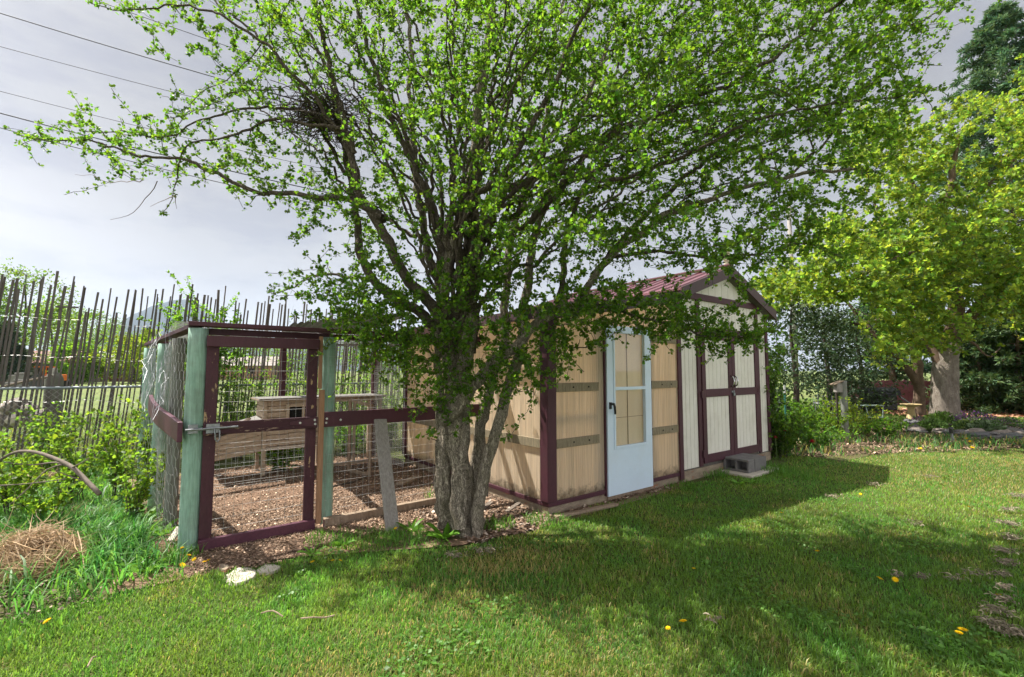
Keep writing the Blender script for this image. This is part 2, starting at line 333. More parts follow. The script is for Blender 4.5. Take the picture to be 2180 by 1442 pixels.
# ================================================================== SHED
SU0, SU1, SV = 2.46, 5.26, 3.9
RID = 3.88; ZR = 3.22
def roofz(u): return ZR - (RID - u) * .345 if u <= RID else ZR - (u - RID) * .40
sh = empty('garden_shed', P(3.86, 1.9, 0), 'cream sided garden shed with maroon trim, double doors and a metal gable roof', 'shed')
def planks(b, u0, u1, v, z0, ztop, w=.102, gap=.007, th=.012):
    u = u0
    while u < u1 - .01:
        e = min(u + w, u1)
        za = ztop(u + gap / 2); zb = ztop(e - gap / 2)
        b.hexa([P(u + gap / 2, v - th, z0), P(e - gap / 2, v - th, z0), P(e - gap / 2, v, z0), P(u + gap / 2, v, z0), P(u + gap / 2, v - th, za), P(e - gap / 2, v - th, zb), P(e - gap / 2, v, zb), P(u + gap / 2, v, za)])
        u = e
b = MB(); planks(b, SU0, 3.05, .012, .15, lambda u: 2.62); planks(b, 4.83, SU1, .012, .15, lambda u: 2.60); planks(b, 3.05, 4.83, .012, 2.16, lambda u: 2.62)
planks(b, SU0 + .3, SU1 - .3, .010, 2.63, lambda u: max(2.64, roofz(u) - .07), .2)
b.build('wall', M['siding'], sh)
b = MB(); b.ubox(SU0, SU1, .013, .05, .13, 2.60)
b.add([P(SU0 + .02, .013, 2.601), P(SU1 - .02, .013, 2.601), P(RID, .013, ZR - .1), P(SU0 + .02, .05, 2.601), P(SU1 - .02, .05, 2.601), P(RID, .05, ZR - .1)], [(0, 1, 2), (5, 4, 3), (0, 2, 5, 3), (2, 1, 4, 5)])
b.build('wall_backing', M['groove'], sh)
b = MB(); b.ubox(SU0, SU0 + .05, .052, SV, .13, 2.55); b.ubox(SU1 - .05, SU1, .052, SV, .13, 2.5); b.ubox(SU0 + .05, SU1 - .05, SV - .05, SV, .13, 2.6); b.build('wall', M['siding'], sh)
b = MB(); b.ubox(SU0 - .005, SU0 + .085, -.028, -.001, .02, 2.66); b.build('trim', M['maroon'], sh, bevel=.004)
b = MB(); b.ubox(SU1 - .07, SU1 + .012, -.028, -.001, .15, 2.56); b.build('trim', M['maroon'], sh, bevel=.004)
for u0 in (2.965, 4.835):
    b = MB(); b.ubox(u0, u0 + .085, -.026, -.001, .15, 2.615); b.build('trim', M['maroon'], sh, bevel=.004)
b = MB(); b.ubox(SU0 + .087, SU1 - .072, -.030, -.0005, 2.617, 2.715); b.build('trim', M['maroon'], sh, bevel=.004)
b = MB(); b.ubox(3.052, 4.833, -.024, -.001, 2.135, 2.215); b.build('trim', M['maroon'], sh, bevel=.004)
b = MB(); b.ubox(SU0, SU1, -.01, .10, -.05, .128); b.build('foundation', M['footing'], sh, bevel=.01)
for k, (u0, u1) in enumerate(((3.056, 3.936), (3.946, 4.828))):
    b = MB()
    for (a, c, z0, z1) in ((u0, u0 + .10, .185, 2.125), (u1 - .10, u1, .185, 2.125), (u0 + .1, u1 - .1, .185, .31), (u0 + .1, u1 - .1, 2.03, 2.125), (u0 + .1, u1 - .1, 1.155, 1.275)):
        b.ubox(a, c, -.040, -.016, z0, z1)
    dr = b.build('door', M['maroon'], sh, bevel=.003)
    b = MB(); planks(b, u0 + .1, u1 - .1, -.012, .20, lambda u: 2.12, .113, .006, .012); b.build('door_panel', M['siding'], dr)
    b = MB(); b.ubox(u0 + .02, u1 - .02, -.011, -.002, .19, 2.12); b.build('door_backing', M['groove'], dr)
    hu = u1 - .05 if k == 0 else u0 + .05
    b = MB(); b.tube([P(hu, -.041, 1.30), P(hu, -.085, 1.32), P(hu, -.10, 1.385), P(hu, -.085, 1.45), P(hu, -.041, 1.47)], .011, 8); b.build('handle', M['chrome'], dr, smooth=True)
    for z in (.33, 1.2, 1.95):
        b = MB(); hh = u0 if k == 0 else u1
        b.ubox(hh - .035, hh + .035, -.047, -.0405, z - .05, z + .05); b.build('hinge', M['maroon'], dr)
b = MB(); b.ubox(3.89, 3.99, -.05, -.041, 1.205, 1.235); b.tube([P(3.93, -.055, 1.20), P(3.93, -.06, 1.235), P(3.955, -.06, 1.235), P(3.955, -.055, 1.20)], .005, 6); b.ubox(3.92, 3.965, -.07, -.05, 1.155, 1.20); b.build('padlock', M['steel'], sh)
OV = -.11
def roofside(ua, ub, name):
    b = MB(); za, zb = roofz(ua), roofz(ub)
    b.hexa([P(ua, OV, za - .03), P(ub, OV, zb - .03), P(ub, SV + .15, zb - .03), P(ua, SV + .15, za - .03), P(ua, OV, za), P(ub, OV, zb), P(ub, SV + .15, zb), P(ua, SV + .15, za)])
    v = OV + .05
    while v < SV + .1:
        b.hexa([P(ua, v, za - .002), P(ub, v, zb - .002), P(ub, v + .045, zb - .002), P(ua, v + .045, za - .002), P(ua, v + .012, za + .022), P(ub, v + .012, zb + .022), P(ub, v + .033, zb + .022), P(ua, v + .033, za + .022)])
        v += .228
    return b.build(name, M['roof_metal'], sh)
roofside(2.445, RID, 'roof'); roofside(RID + .001, 5.38, 'roof')
b = MB(); b.bar(P(RID - .0, OV - .01, ZR + .035), P(RID, SV + .16, ZR + .035), .14, .02); b.build('ridge_cap', M['roof_metal'], sh)
def fasc(u0, u1):
    b = MB(); h = .155
    b.hexa([P(u0, OV - .03, roofz(u0) - h), P(u1, OV - .03, roofz(u1) - h), P(u1, OV - .002, roofz(u1) - h), P(u0, OV - .002, roofz(u0) - h), P(u0, OV - .03, roofz(u0) + .012), P(u1, OV - .03, roofz(u1) + .012), P(u1, OV - .002, roofz(u1) + .012), P(u0, OV - .002, roofz(u0) + .012)])
    b.build('fascia', M['fascia'], sh, bevel=.003)
fasc(2.43, RID); fasc(RID + .001, 5.40)
b = MB(); b.ubox(5.381, 5.40, OV, SV + .15, roofz(5.39) - .14, roofz(5.39)); b.build('fascia', M['fascia'], sh)
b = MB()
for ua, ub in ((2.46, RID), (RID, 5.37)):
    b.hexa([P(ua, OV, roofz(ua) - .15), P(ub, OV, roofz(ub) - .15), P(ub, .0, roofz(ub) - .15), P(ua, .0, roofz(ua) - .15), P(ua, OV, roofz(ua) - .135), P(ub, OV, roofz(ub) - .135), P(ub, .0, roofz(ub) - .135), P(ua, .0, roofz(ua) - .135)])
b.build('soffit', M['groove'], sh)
b = MB(); b.lathe(P(4.93, .5, 2.6), [(.035, 0), (.035, .85), (.05, .86), (.05, .98), (.06, 1.0), (.06, 1.18), (.02, 1.24)], 12); b.build('vent_pipe', surf('cream_pipe', (.6, .55, .4), bump=0), sh, smooth=False)

# concrete blocks stacked side by side as a step, on a pale slab
def block_mesh(origin_uv, label, jit):
    b = MB(); L, W, H = .39, .19, .19; u0, v0 = 0, 0
    t = .032
    cells = [(t, L / 2 - t / 2), (L / 2 + t / 2, L - t)]
    def bx(a, c, d, e, z0, z1):  # local axes: a..c across (u), d..e along (v)
        def Q(u, v, z): return (UX * u + VX * v, UY * u + VY * v, z)
        b.hexa([Q(a, d, z0), Q(c, d, z0), Q(c, e, z0), Q(a, e, z0), Q(a, d, z1), Q(c, d, z1), Q(c, e, z1), Q(a, e, z1)])
    bx(0, W, 0, L, 0, t); bx(0, W, 0, L, H - t, H)
    for (d, e) in ((0, t), (L / 2 - t / 2, L / 2 + t / 2), (L - t, L)): bx(.001, W - .001, d, e, t, H - t)
    bx(W - .02, W - .003, t, L - t, t, H - t)
    o = b.build('concrete_block', M['concrete'], None, bevel=.004); p = P(*origin_uv, .032); o.location = p; o.rotation_euler[2] = jit
    return tag(o, label, 'concrete block', 'concrete blocks forming the shed step')
block_mesh((3.63, -.40), 'grey concrete block whose two dark hollow cores face the greenhouse', .0)
block_mesh((3.825, -.405), 'middle grey concrete block of the step below the shed doors', .012)
block_mesh((4.02, -.395), 'farthest right grey concrete block of the shed step, beside the dark shrub', -.01)
b = MB(); b.ubox(3.5, 4.42, -.50, -.012, -.02, .03); o = b.build('paving_slab', M['stone'], None, bevel=.012); tag(o, 'pale flat slab under the concrete blocks of the shed step', 'slab')
b = MB(); b.bar(P(-.02, -.13, .02), P(.85, -.22, .02), .07, .03); o = b.build('timber_edging', M['lumber'], None, bevel=.006); tag(o, 'thin grey timber lying in the grass along the greenhouse footing', 'timber')

# ================================================================== CHICKEN RUN
run = empty('chicken_run', P(-1.7, 2.4, 0), 'chicken run of pale green posts, maroon rails, wire mesh and a maroon gate', 'chicken run')
def post(u, v, r, z, mat='green_post', lean=(0, 0), seed=1):
    b = MB(); zs = np.linspace(-.15, z, 14); x, y, _ = P(u, v)
    b.tube([(x + lean[0] * q, y + lean[1] * q, q) for q in zs], [r * (1.04 - .05 * q / z) for q in zs], 20, True, .06, seed); b.build('post', M[mat], run, smooth=True)
post(-3.12, 1.19, .078, 1.93, seed=1); post(-1.975, 1.21, .068, 1.90, seed=2)
post(-3.235, 2.0, .056, 1.88, 'grey_post', (.0, .0), 3); post(-3.35, 2.85, .068, 1.86, 'green_post', (.01, 0), 4); post(-3.48, 3.95, .065, 1.85, 'green_post', seed=5)
for u, v in ((-1.75, 4.75), (-.25, 4.5), (-2.9, 4.75)):
    b = MB(); b.ubox(u, u + .09, v, v + .09, -.1, 1.98); b.build('rear_post', M['maroon_chip'], run, bevel=.005)
b = MB(); b.ubox(-3.20, -.04, 1.10, 1.24, 1.945, 1.985); b.build('top_rail', M['maroon'], run, bevel=.005)
b = MB(); b.ubox(-3.04, -.05, 1.245, 1.285, 1.88, 1.94); b.build('top_rail', M['maroon'], run, bevel=.005)
for a, c in ((P(-3.14, 1.24, 1.95), P(-3.5, 4.1, 1.90)), (P(-3.5, 4.05, 1.93), P(-.2, 4.6, 2.02)), (P(-2.0, 1.26, 1.93), P(-1.72, 4.78, 2.0)), (P(-.1, 1.26, 1.95), P(-.2, 4.6, 2.0))):
    b = MB(); b.bar(a, c, .10, .04); b.build('top_rail', M['maroon'], run, bevel=.004)
b = MB(); pts = [P(-3.225 - .215 * q - .05 * math.sin(q * 3.1), 1.06 + 1.72 * q, 1.03 + .17 * q ** .8) for q in np.linspace(0, 1, 9)]
for k in range(8): pass
V = [];
for q in pts:
    q = np.array(q); n = np.array([UX, UY, 0]) * .019
    V += [q - n - (0, 0, .085), q + n - (0, 0, .085), q + n + (0, 0, .085), q - n + (0, 0, .085)]
F = [(0, 1, 2, 3), tuple(32 + j for j in (3, 2, 1, 0))]
for i in range(8):
    for j in range(4): F.append((i * 4 + j, i * 4 + 4 + j, i * 4 + 4 + (j + 1) % 4, i * 4 + (j + 1) % 4))
b.add(V, F); tag(b.build('side_board', M['plum'], run, bevel=.006), 'plum board bowed along the outside of the left posts')
b = MB(); b.ubox(-2.055, -.08, 1.075, 1.11, .985, 1.135); b.build('mid_rail', M['maroon'], run, bevel=.005)
b = MB(); b.ubox(-2.02, -.08, 1.06, 1.13, -.02, .085); b.build('base_board', M['lumber'], run, bevel=.008)
b = MB(); b.ubox(-2.100, -2.052, 1.055, 1.10, .05, 1.36); b.build('hinge_strip', M['cedar'], run, bevel=.004)
b = MB(); b.ubox(-2.100, -2.068, 1.107, 1.15, 1.37, 1.90); b.build('hinge_strip', M['cedar'], run, bevel=.004)
# --- gate
G0, G1 = -3.062, -2.108
def gpart(name, u0, u1, v0, v1, z0, z1, mat, par): b = MB(); b.ubox(u0, u1, v0, v1, z0, z1); return b.build(name, M[mat], par, bevel=.005)
g = MB(); g.ubox(G0, G1, 1.075, 1.112, 1.765, 1.865); gate = g.build('gate', M['maroon'], run, bevel=.005)
gpart('stile', G0 + .005, G0 + .10, 1.113, 1.15, .02, 1.86, 'maroon_chip', gate)
gpart('stile', G1 - .10, G1 - .004, 1.113, 1.15, .02, 1.86, 'maroon_chip', gate)
gpart('rail', G0, G1, 1.073, 1.111, .985, 1.095, 'maroon_rail', gate)
gpart('rail', G0, G1, 1.060, 1.111, -.03, .095, 'plum', gate)
def strap(z, u0, u1, par, mat='maroon'):
    b = MB(); v0, v1 = 1.066, 1.0725
    b.hexa([P(u0, v0, z - .012), P(u1, v0, z - .048), P(u1, v1, z - .048), P(u0, v1, z - .012), P(u0, v0, z + .012), P(u1, v0, z + .048), P(u1, v1, z + .048), P(u0, v1, z + .012)])
    o = b.build('hinge', M[mat], par)
    for uu, dz in ((u0 + (u1 - u0) * .35, 0), (u0 + (u1 - u0) * .92, -.02), (u0 + (u1 - u0) * .90, .02)):
        b = MB(); c = np.array(P(uu, v0 - .003, z + dz)); n = np.array([VX, VY, 0])
        b.tube([c + n * .004, c - n * .003], .011, 10); b.build('screw_head', M['screw'], o)
strap(1.045, -2.36, -2.115, gate); strap(1.05, -1.80, -2.05, run)
strap(.03, -1.75, -2.03, run); 
b = MB(); b.ubox(-3.12, -2.95, 1.056, 1.070, 1.035, 1.055); b.tube([P(-3.19, 1.052, 1.045), P(-2.80, 1.052, 1.05)], .009, 8)
b.ubox(-3.04, -2.94, 1.060, 1.0715, 1.005, 1.085); b.tube([P(-2.98, 1.05, 1.04), P(-2.975, 1.035, 1.0), P(-2.97, 1.035, .95), P(-2.955, 1.035, .93), P(-2.94, 1.035, .95), P(-2.94, 1.045, 1.03)], .007, 8); b.build('latch', M['steel'], gate)
b = MB(); b.ubox(-3.17, -3.10, 1.075, 1.105, 1.01, 1.085); b.build('latch_keeper', M['steel'], run)
def grid_mesh(mb, org, du, dz, nu, nz, su, sz, r, sag=0):
    org = np.array(org, float); du = np.array(du, float); dz = np.array(dz, float)
    lu, lz = np.linalg.norm(du), np.linalg.norm(dz)
    for i in range(nu + 1): mb.tube([org + du * i / nu, org + du * i / nu + dz], r, 3, False)
    for j in range(nz + 1): mb.tube([org + dz * j / nz, org + dz * j / nz + du], r, 3, False)
def uvec(u, v, z=0): return np.array([UX * u + VX * v, UY * u + VY * v, z])
b = MB(); grid_mesh(b, P(G0 + .05, 1.152, .05), uvec(.93, 0), (0, 0, 1.78), 13, 19, 0, 0, .0013); b.build('wire_mesh', M['wire'], gate)
b = MB(); grid_mesh(b, P(-2.0, 1.14, .06), uvec(1.93, 0), (0, 0, 1.82), 30, 20, 0, 0, .0013); b.build('wire_mesh', M['wire'], run)
b = MB(); grid_mesh(b, P(-3.4, 3.3, .02), uvec(3.2, .25), (0, 0, .52), 46, 8, 0, 0, .0018); b.build('low_wire_panel', M['wire'], run)
def hexnet(mb, f, W, H, cell, r, jit=.15, seed=3):
    """chicken wire over the surface f(s, t) -> point, s in metres along, t in metres up"""
    q = np.random.default_rng(seed); nx = int(W / cell); ny = int(H / (cell * .75)); pt = {}
    def node(i, j, k):
        key = (i, j, k)
        if key not in pt:
            s = (i + .5 * (j % 2)) * cell; t = (j * .75 + (.25 if k else -.25) ) * cell
            pt[key] = np.array(f(s + q.normal() * jit * cell * .4, max(t, 0) + q.normal() * jit * cell * .4))
        return pt[key]
    for j in range(ny):
        for i in range(nx):
            a, c = node(i, j, 0), node(i, j, 1); mb.tube([a, c], r * 1.6, 3, False)
            if j + 1 < ny:
                if j % 2 == 0: l, m2 = (i - 1, j + 1), (i, j + 1)
                else: l, m2 = (i, j + 1), (i + 1, j + 1)
                for w in (l, m2):
                    if 0 <= w[0] < nx: mb.tube([c, node(w[0], w[1], 0)], r, 3, False)
b = MB(); hexnet(b, lambda s, t: P(-3.20 - .125 * s - .03 * math.sin(t * 2.4) - .035 * math.sin(s * 3), 1.14 + s, .02 + t), 2.5, 1.9, .11, .0012); b.build('chicken_wire', M['wire'], run)
b = MB(); hexnet(b, lambda s, t: P(-3.3 + s, 1.25 + t, 1.99 + .03 * math.sin(s * 4) * math.sin(t * 3)), 3.2, 3.3, .09, .0015); b.build('chicken_wire', M['wire'], run)
b = MB(); q = np.random.default_rng(5)
for k in range(34):   # bunched leftover netting hanging over the corner of the run
    s0 = q.uniform(.5, 1.9); z0 = q.uniform(1.5, 2.0); pts = [P(-3.25 - .125 * s0 + q.normal() * .02 - .012 * i, 1.1 + s0 - .11 * i + q.normal() * .03, z0 - i * .085 + q.normal() * .02) for i in range(6)]
    b.tube(pts, .0012, 3, False)
b.build('bunched_wire', M['steel'], run)
b = MB(); b.sheet(P(-1.95, 3.05, 2.20), P(-.15, 3.05, 2.50), uvec(0, 1.3, -.16), uvec(0, 1.3, -.16), 110, 2, .012, .09, .003, (0, 0, 1)); o = b.build('metal_sheet', M['steel'], None, smooth=True); tag(o, 'grey corrugated metal sheet lying over the back of the chicken run roof', 'metal sheet')

# leaning plank, hutch, timber frame, wire roll
b = MB(); a = np.array(P(-1.52, .56, -.01)); c = np.array(P(-1.475, 1.045, 1.03)); b.bar(a, c, .135, .03, (-UX * 0 + VX, VY, 0)); o = b.build('leaning_plank', M['grey_plank'], None, bevel=.004); tag(o, 'silver grey plank leaning against the maroon rail of the chicken run', 'plank')

h = empty('chicken_hutch', P(-1.2, 4.2, 0), 'weathered wooden chicken hutch with a drooping nest box and small window', 'hutch')
HU0, HU1, HM, HV0, HV1 = -2.12, -.30, -1.20, 3.92, 4.5
def hb(name, boxes, mat, par=h, bev=.004):
    b = MB(); [b.ubox(*q) for q in boxes]; return b.build(name, M[mat], par, bevel=bev)
b = MB(); z = .42
while z < 1.08:      # lapped boards of the house
    z1 = min(z + .085, 1.10)
    for (u0, u1, v0, v1) in ((HU0 + .05, HM - .02, HV0 - .002, HV0 + .014), (HU0 - .002, HU0 + .014, HV0 + .02, HV1)):
        b.ubox(u0, u1, v0, v1, z + .011, z1)
    z = z1
b.build('house_wall', M['hutch'], h)
b = MB(); b.ubox(HU0 + .016, HM, HV0 + .016, HV1 - .01, .40, 1.09); b.build('house_lining', M['lumber'], h)
hb('corner_trim', [(HU0 - .012, HU0 + .048, HV0 - .018, HV0 - .001, .0, 1.10)], 'hutch'); hb('corner_trim', [(HM - .03, HM + .03, HV0 - .018, HV0 - .001, .36, 1.10)], 'hutch')
hb('bottom_trim', [(HU0 + .05, HM - .031, HV0 - .018, HV0 - .001, .37, .42)], 'hutch')
w = hb('window_frame', [(-1.82, -1.77, HV0 - .03, HV0 - .012, .62, 1.05), (-1.37, -1.32, HV0 - .03, HV0 - .012, .62, 1.05), (-1.77, -1.37, HV0 - .03, HV0 - .012, .62, .67), (-1.77, -1.37, HV0 - .03, HV0 - .012, 1.0, 1.05), (-1.59, -1.55, HV0 - .03, HV0 - .012, .67, 1.0), (-1.77, -1.59, HV0 - .029, HV0 - .013, .79, .815), (-1.55, -1.37, HV0 - .029, HV0 - .013, .79, .815)], 'hutch')
hb('pane', [(-1.77, -1.37, HV0 - .010, HV0 - .004, .67, 1.0)], 'dark', w, 0)
hb('hatch', [(-1.76, -1.38, HV0 - .022, HV0 - .003, .44, .605)], 'hutch')
for u in (HU0, HM - .02, HU1 - .05):
    hb('leg', [(u, u + .05, HV1 - .06, HV1 - .01, -.02, .395)], 'hutch')
for u in (HM - .02, HU1 - .05): hb('leg', [(u, u + .045, HV0 + .0, HV0 + .045, -.02, .395 if u < -1 else 1.10)], 'hutch')
hb('run_frame', [(HM + .03, HU1, HV0 - .004, HV0 + .04, 1.05, 1.10), (HM + .03, HU1, HV0, HV0 + .04, .02, .07), (HU1 - .045, HU1, HV0 + .05, HV1, 1.05, 1.10), (HU1 - .045, HU1, HV1 - .05, HV1, .0, 1.05), (-.78, -.74, HV0 + .002, HV0 + .04, .07, 1.05)], 'hutch')
b = MB(); grid_mesh(b, P(HM + .03, HV0 - .006, .06), uvec(.84, 0), (0, 0, 1.0), 18, 22, 0, 0, .0016); b.build('run_mesh', M['wire'], h)
hb('roof', [(HU0 - .08, HU1 + .05, HV0 - .07, HV1 + .06, 1.105, 1.13)], 'lumber'); hb('roof_felt', [(HU0 - .07, HU1 + .04, HV0 - .06, HV1 + .05, 1.131, 1.137)], 'hutch_roof', bev=0)
nb = MB()
c = [P(-2.72, 3.86, .30), P(-2.14, 3.90, .37), P(-2.14, 4.42, .37), P(-2.72, 4.38, .30), P(-2.72, 3.86, .62), P(-2.14, 3.90, .78), P(-2.14, 4.42, .78), P(-2.72, 4.38, .62)]
nb.hexa(c)
for k in range(5):
    t0, t1 = k / 5 + .02, (k + 1) / 5 - .02
    A = np.array(c, float)
    def L(i, j, t): return A[i] + (A[j] - A[i]) * t
    n = np.array([-VX, -VY, 0]) * .012; m_ = np.array([-UX, -UY, 0]) * .012
    nb.hexa([L(0, 4, t0) + n, L(1, 5, t0) + n, L(1, 5, t0), L(0, 4, t0), L(0, 4, t1) + n, L(1, 5, t1) + n, L(1, 5, t1), L(0, 4, t1)])
    nb.hexa([L(3, 7, t0) + m_, L(0, 4, t0) + m_, L(0, 4, t0), L(3, 7, t0), L(3, 7, t1) + m_, L(0, 4, t1) + m_, L(0, 4, t1), L(3, 7, t1)])
nest = nb.build('nest_box', M['hutch'], h)
b = MB(); b.hexa([P(-2.78, 3.80, .64), P(-2.13, 3.84, .81), P(-2.13, 4.46, .83), P(-2.78, 4.42, .66), P(-2.78, 3.80, .66), P(-2.13, 3.84, .83), P(-2.13, 4.46, .85), P(-2.78, 4.42, .68)]); b.build('lid', M['hutch_roof'], nest, bevel=.003)
b = MB(); b.bar(P(-2.5, 3.86, .74), P(-2.28, 4.02, .80), .06, .03); b.bar(P(-2.45, 4.06, .74), P(-2.30, 3.9, .86), .05, .03); o = b.build('wood_scrap', M['hutch'], None); tag(o, 'broken bits of wood lying on the sloping nest box lid', 'wood scrap')
b = MB()
def fr(a, c): b.bar(a, c, .045, .045)
fr(P(-.86, 2.95, -.02), P(-.86, 2.95, 1.06)); fr(P(-.86, 2.97, 1.04), P(-1.0, 3.45, 1.10)); fr(P(-1.0, 3.45, -.02), P(-1.0, 3.45, 1.08)); fr(P(-.86, 2.97, .03), P(-1.0, 3.45, .03))
o = b.build('timber_stand', M['lumber'], None, bevel=.004); tag(o, 'open frame of pale raw timber standing inside the chicken run', 'timber frame')
b = MB(); grid_mesh(b, P(-.42, 2.75, .12), uvec(-.03, 1.15), (0, 0, 1.5), 20, 46, 0, 0, .0038)
for i in range(18): pass
o = b.build('wire_roll', M['wire'], None); tag(o, 'pale dense wire mesh hung upright near the greenhouse rear corner', 'wire mesh')
for i, (a, c, l) in enumerate(((P(-.75, 2.15, .03), P(-.35, 2.4, .03), 'short pale board lying on the run soil near the tree'),)):
    b = MB(); b.bar(a, c, .12, .03); o = b.build('loose_board', M['lumber'], None, bevel=.004); tag(o, l, 'board')
b = MB(); b.tube([P(-1.75, 2.2, .03), P(-1.5, 2.5, .05), P(-1.2, 2.62, .04), P(-.9, 2.9, .03)], [.014, .013, .011, .007], 6); o = b.build('fallen_stick', M['twig'], None); tag(o, 'dark stick lying on the bare soil inside the run', 'stick')
b = MB(); b.bar(P(-.85, .30, .012), P(-.25, .72, .02), .06, .025); b.bar(P(-.3, .35, .01), P(.0, .5, .02), .05, .02); o = b.build('wood_scrap', M['deadwood'], None); tag(o, 'grey wood scraps on the litter between tree and greenhouse', 'wood scrap')

# ================================================================== STAKE FENCE + CHAIN LINK FENCE
FV = 6.47
sf = empty('stake_fence', P(-3, FV, 0), 'tall fence of uneven grey vertical stakes leaning right, beyond the pipe rail', 'fence')
q = np.random.default_rng(11); u = -6.15; n = 0
us = []
while u < 1.3:
    us.append(u); u += q.uniform(.042, .076)
rest = us[100:]; us_all = us; far_b = MB()
for i, u in enumerate(us_all):
    ht = 2.95 - .02 * (u + 5) + q.normal() * .09
    if q.random() < .16: ht -= q.uniform(.15, .75)
    if q.random() < .06: ht += q.uniform(.1, .25)
    w = q.choice([.019, .024, .029, .040], p=[.25, .35, .28, .12]); lean = .155 + q.normal() * .022 - .010 * (u + 5); dv = q.uniform(-.03, .03)
    zs = np.linspace(-.05, ht, 9); wob = q.normal(size=9) * (.006 if w < .04 else .018); wob = np.cumsum(wob) * .6
    V = []; F = []
    for k, z in enumerate(zs):
        ww = w * (1 + q.normal() * .06); uu = u + lean * (z - 1.2) / 1.9 * .9 + wob[k] - .12; vv = FV + dv + .006 * math.sin(z * 3 + i)
        V += [P(uu - ww / 2, vv - .012, z), P(uu + ww / 2, vv - .012, z), P(uu + ww / 2, vv + .012, z), P(uu - ww / 2, vv + .012, z)]
    for k in range(8):
        for j in range(4): F.append((k * 4 + j, k * 4 + (j + 1) % 4, k * 4 + 4 + (j + 1) % 4, k * 4 + 4 + j))
    F.append((32, 33, 34, 35)); b = MB() if i < 100 else far_b; b.add(V, F)
    if i < 100: b.build('stake', M['stake'], sf)
far_b.build('stakes', M['stake'], sf)['kind'] = 'stuff'
for z in (1.05, 1.75, 2.35):
    b = MB(); b.tube([P(uu, FV - .05, z + .03 * math.sin(uu * 2.3) + .02 * math.sin(uu * 7)) for uu in np.linspace(-6.7, 1.2, 50)], .0025, 3, False); b.build('tie_wire', M['wire'], sf)
b = MB(); b.bar(P(-4.72, FV - .04, 2.57), P(-4.45, FV - .04, 2.58), .025, .025); b.build('cross_stick', M['stake'], sf)
cl = empty('chain_link_fence', P(-3, 6.2, 0), 'low chain link fence with a grey pipe rail in front of the stakes', 'fence')
b = MB(); b.tube([P(-7.2, 6.2, 1.292), P(-3, 6.2, 1.285), P(1.5, 6.2, 1.28)], .021, 10); b.build('rail', M['rail'], cl, smooth=True)
for u in (-5.4, -2.35, .2):
    b = MB(); b.lathe(P(u, 6.24, -.1), [(.032, 0), (.032, 1.39), (.036, 1.39), (.036, 1.42), (.01, 1.44)], 12); b.build('post', M['rail'], cl, smooth=True)
b = MB(); k = -7.2
while k < 1.3:
    b.tube([P(k, 6.17, .0), P(k + 1.27, 6.17, 1.27)], .0017, 3, False); b.tube([P(k + 1.27, 6.165, .0), P(k, 6.165, 1.27)], .0017, 3, False); k += .085
b.build('mesh', M['wire'], cl)
# ================================================================== LEAF AND BRANCH TOOLS
def unit(a): return a / (np.linalg.norm(a, axis=-1, keepdims=True) + 1e-9)
LOBED = (np.array([(0, 0, 0), (-.46, .34, .08), (-.27, .50, .03), (-.36, .78, .05), (0, 1, -.08), (.36, .78, .05), (.27, .50, .03), (.46, .34, .08)]), [(0, 1, 2), (0, 2, 4), (2, 3, 4), (0, 4, 6), (4, 5, 6), (0, 6, 7)])
MAPLE = (np.array([(0, 0, 0), (-.55, .22, .06), (-.26, .42, 0), (-.40, .78, .05), (0, 1, -.08), (.40, .78, .05), (.26, .42, 0), (.55, .22, .06)]), [(0, 1, 2), (0, 2, 4), (2, 3, 4), (0, 4, 6), (4, 5, 6), (0, 6, 7)])
OVAL = (np.array([(0, 0, 0), (-.26, .45, .06), (0, 1, -.06), (.26, .45, .06)]), [(0, 1, 2), (0, 2, 3)])
NEEDLE = (np.array([(0, 0, 0), (-.13, .45, .03), (0, 1, 0), (.13, .45, .03)]), [(0, 1, 2), (0, 2, 3)])
def leaves(pos, axis, nrm, ln, tint, tpl):
    V, T = tpl; T = np.array(T); n = len(pos)
    a = unit(axis); s = unit(np.cross(a, nrm)); m = np.cross(s, a)
    co = pos[:, None, :] + ln[:, None, None] * (s[:, None, :] * V[None, :, 0:1] + a[:, None, :] * V[None, :, 1:2] + m[:, None, :] * V[None, :, 2:3])
    tr = (np.arange(n) * len(V))[:, None, None] + T[None]
    return co.reshape(-1, 3), tr.reshape(-1, 3), np.repeat(tint, len(V), axis=0)
def tints(n, q, lo=.6, hi=1.35, yel=.25):
    b = q.uniform(lo, hi, n); y = np.clip(q.normal(0, yel, n), -.4, .7)
    return np.stack([b * (1 + y * .8), b * (1 + y * .15), b * (1 - y * .3)], 1)
def resample(pts, step):
    pts = np.array(pts, float); out = []
    pp = np.vstack([2 * pts[0] - pts[1], pts, 2 * pts[-1] - pts[-2]])
    for i in range(1, len(pp) - 2):
        n = max(2, int(np.linalg.norm(pp[i + 1] - pp[i]) / step))
        for t in np.arange(n) / n:
            a, b, c, d = pp[i - 1], pp[i], pp[i + 1], pp[i + 2]
            out.append(.5 * (2 * b + (c - a) * t + (2 * a - 5 * b + 4 * c - d) * t * t + (3 * b - 3 * c + d - a) * t ** 3))
    out.append(pts[-1]); return np.array(out)
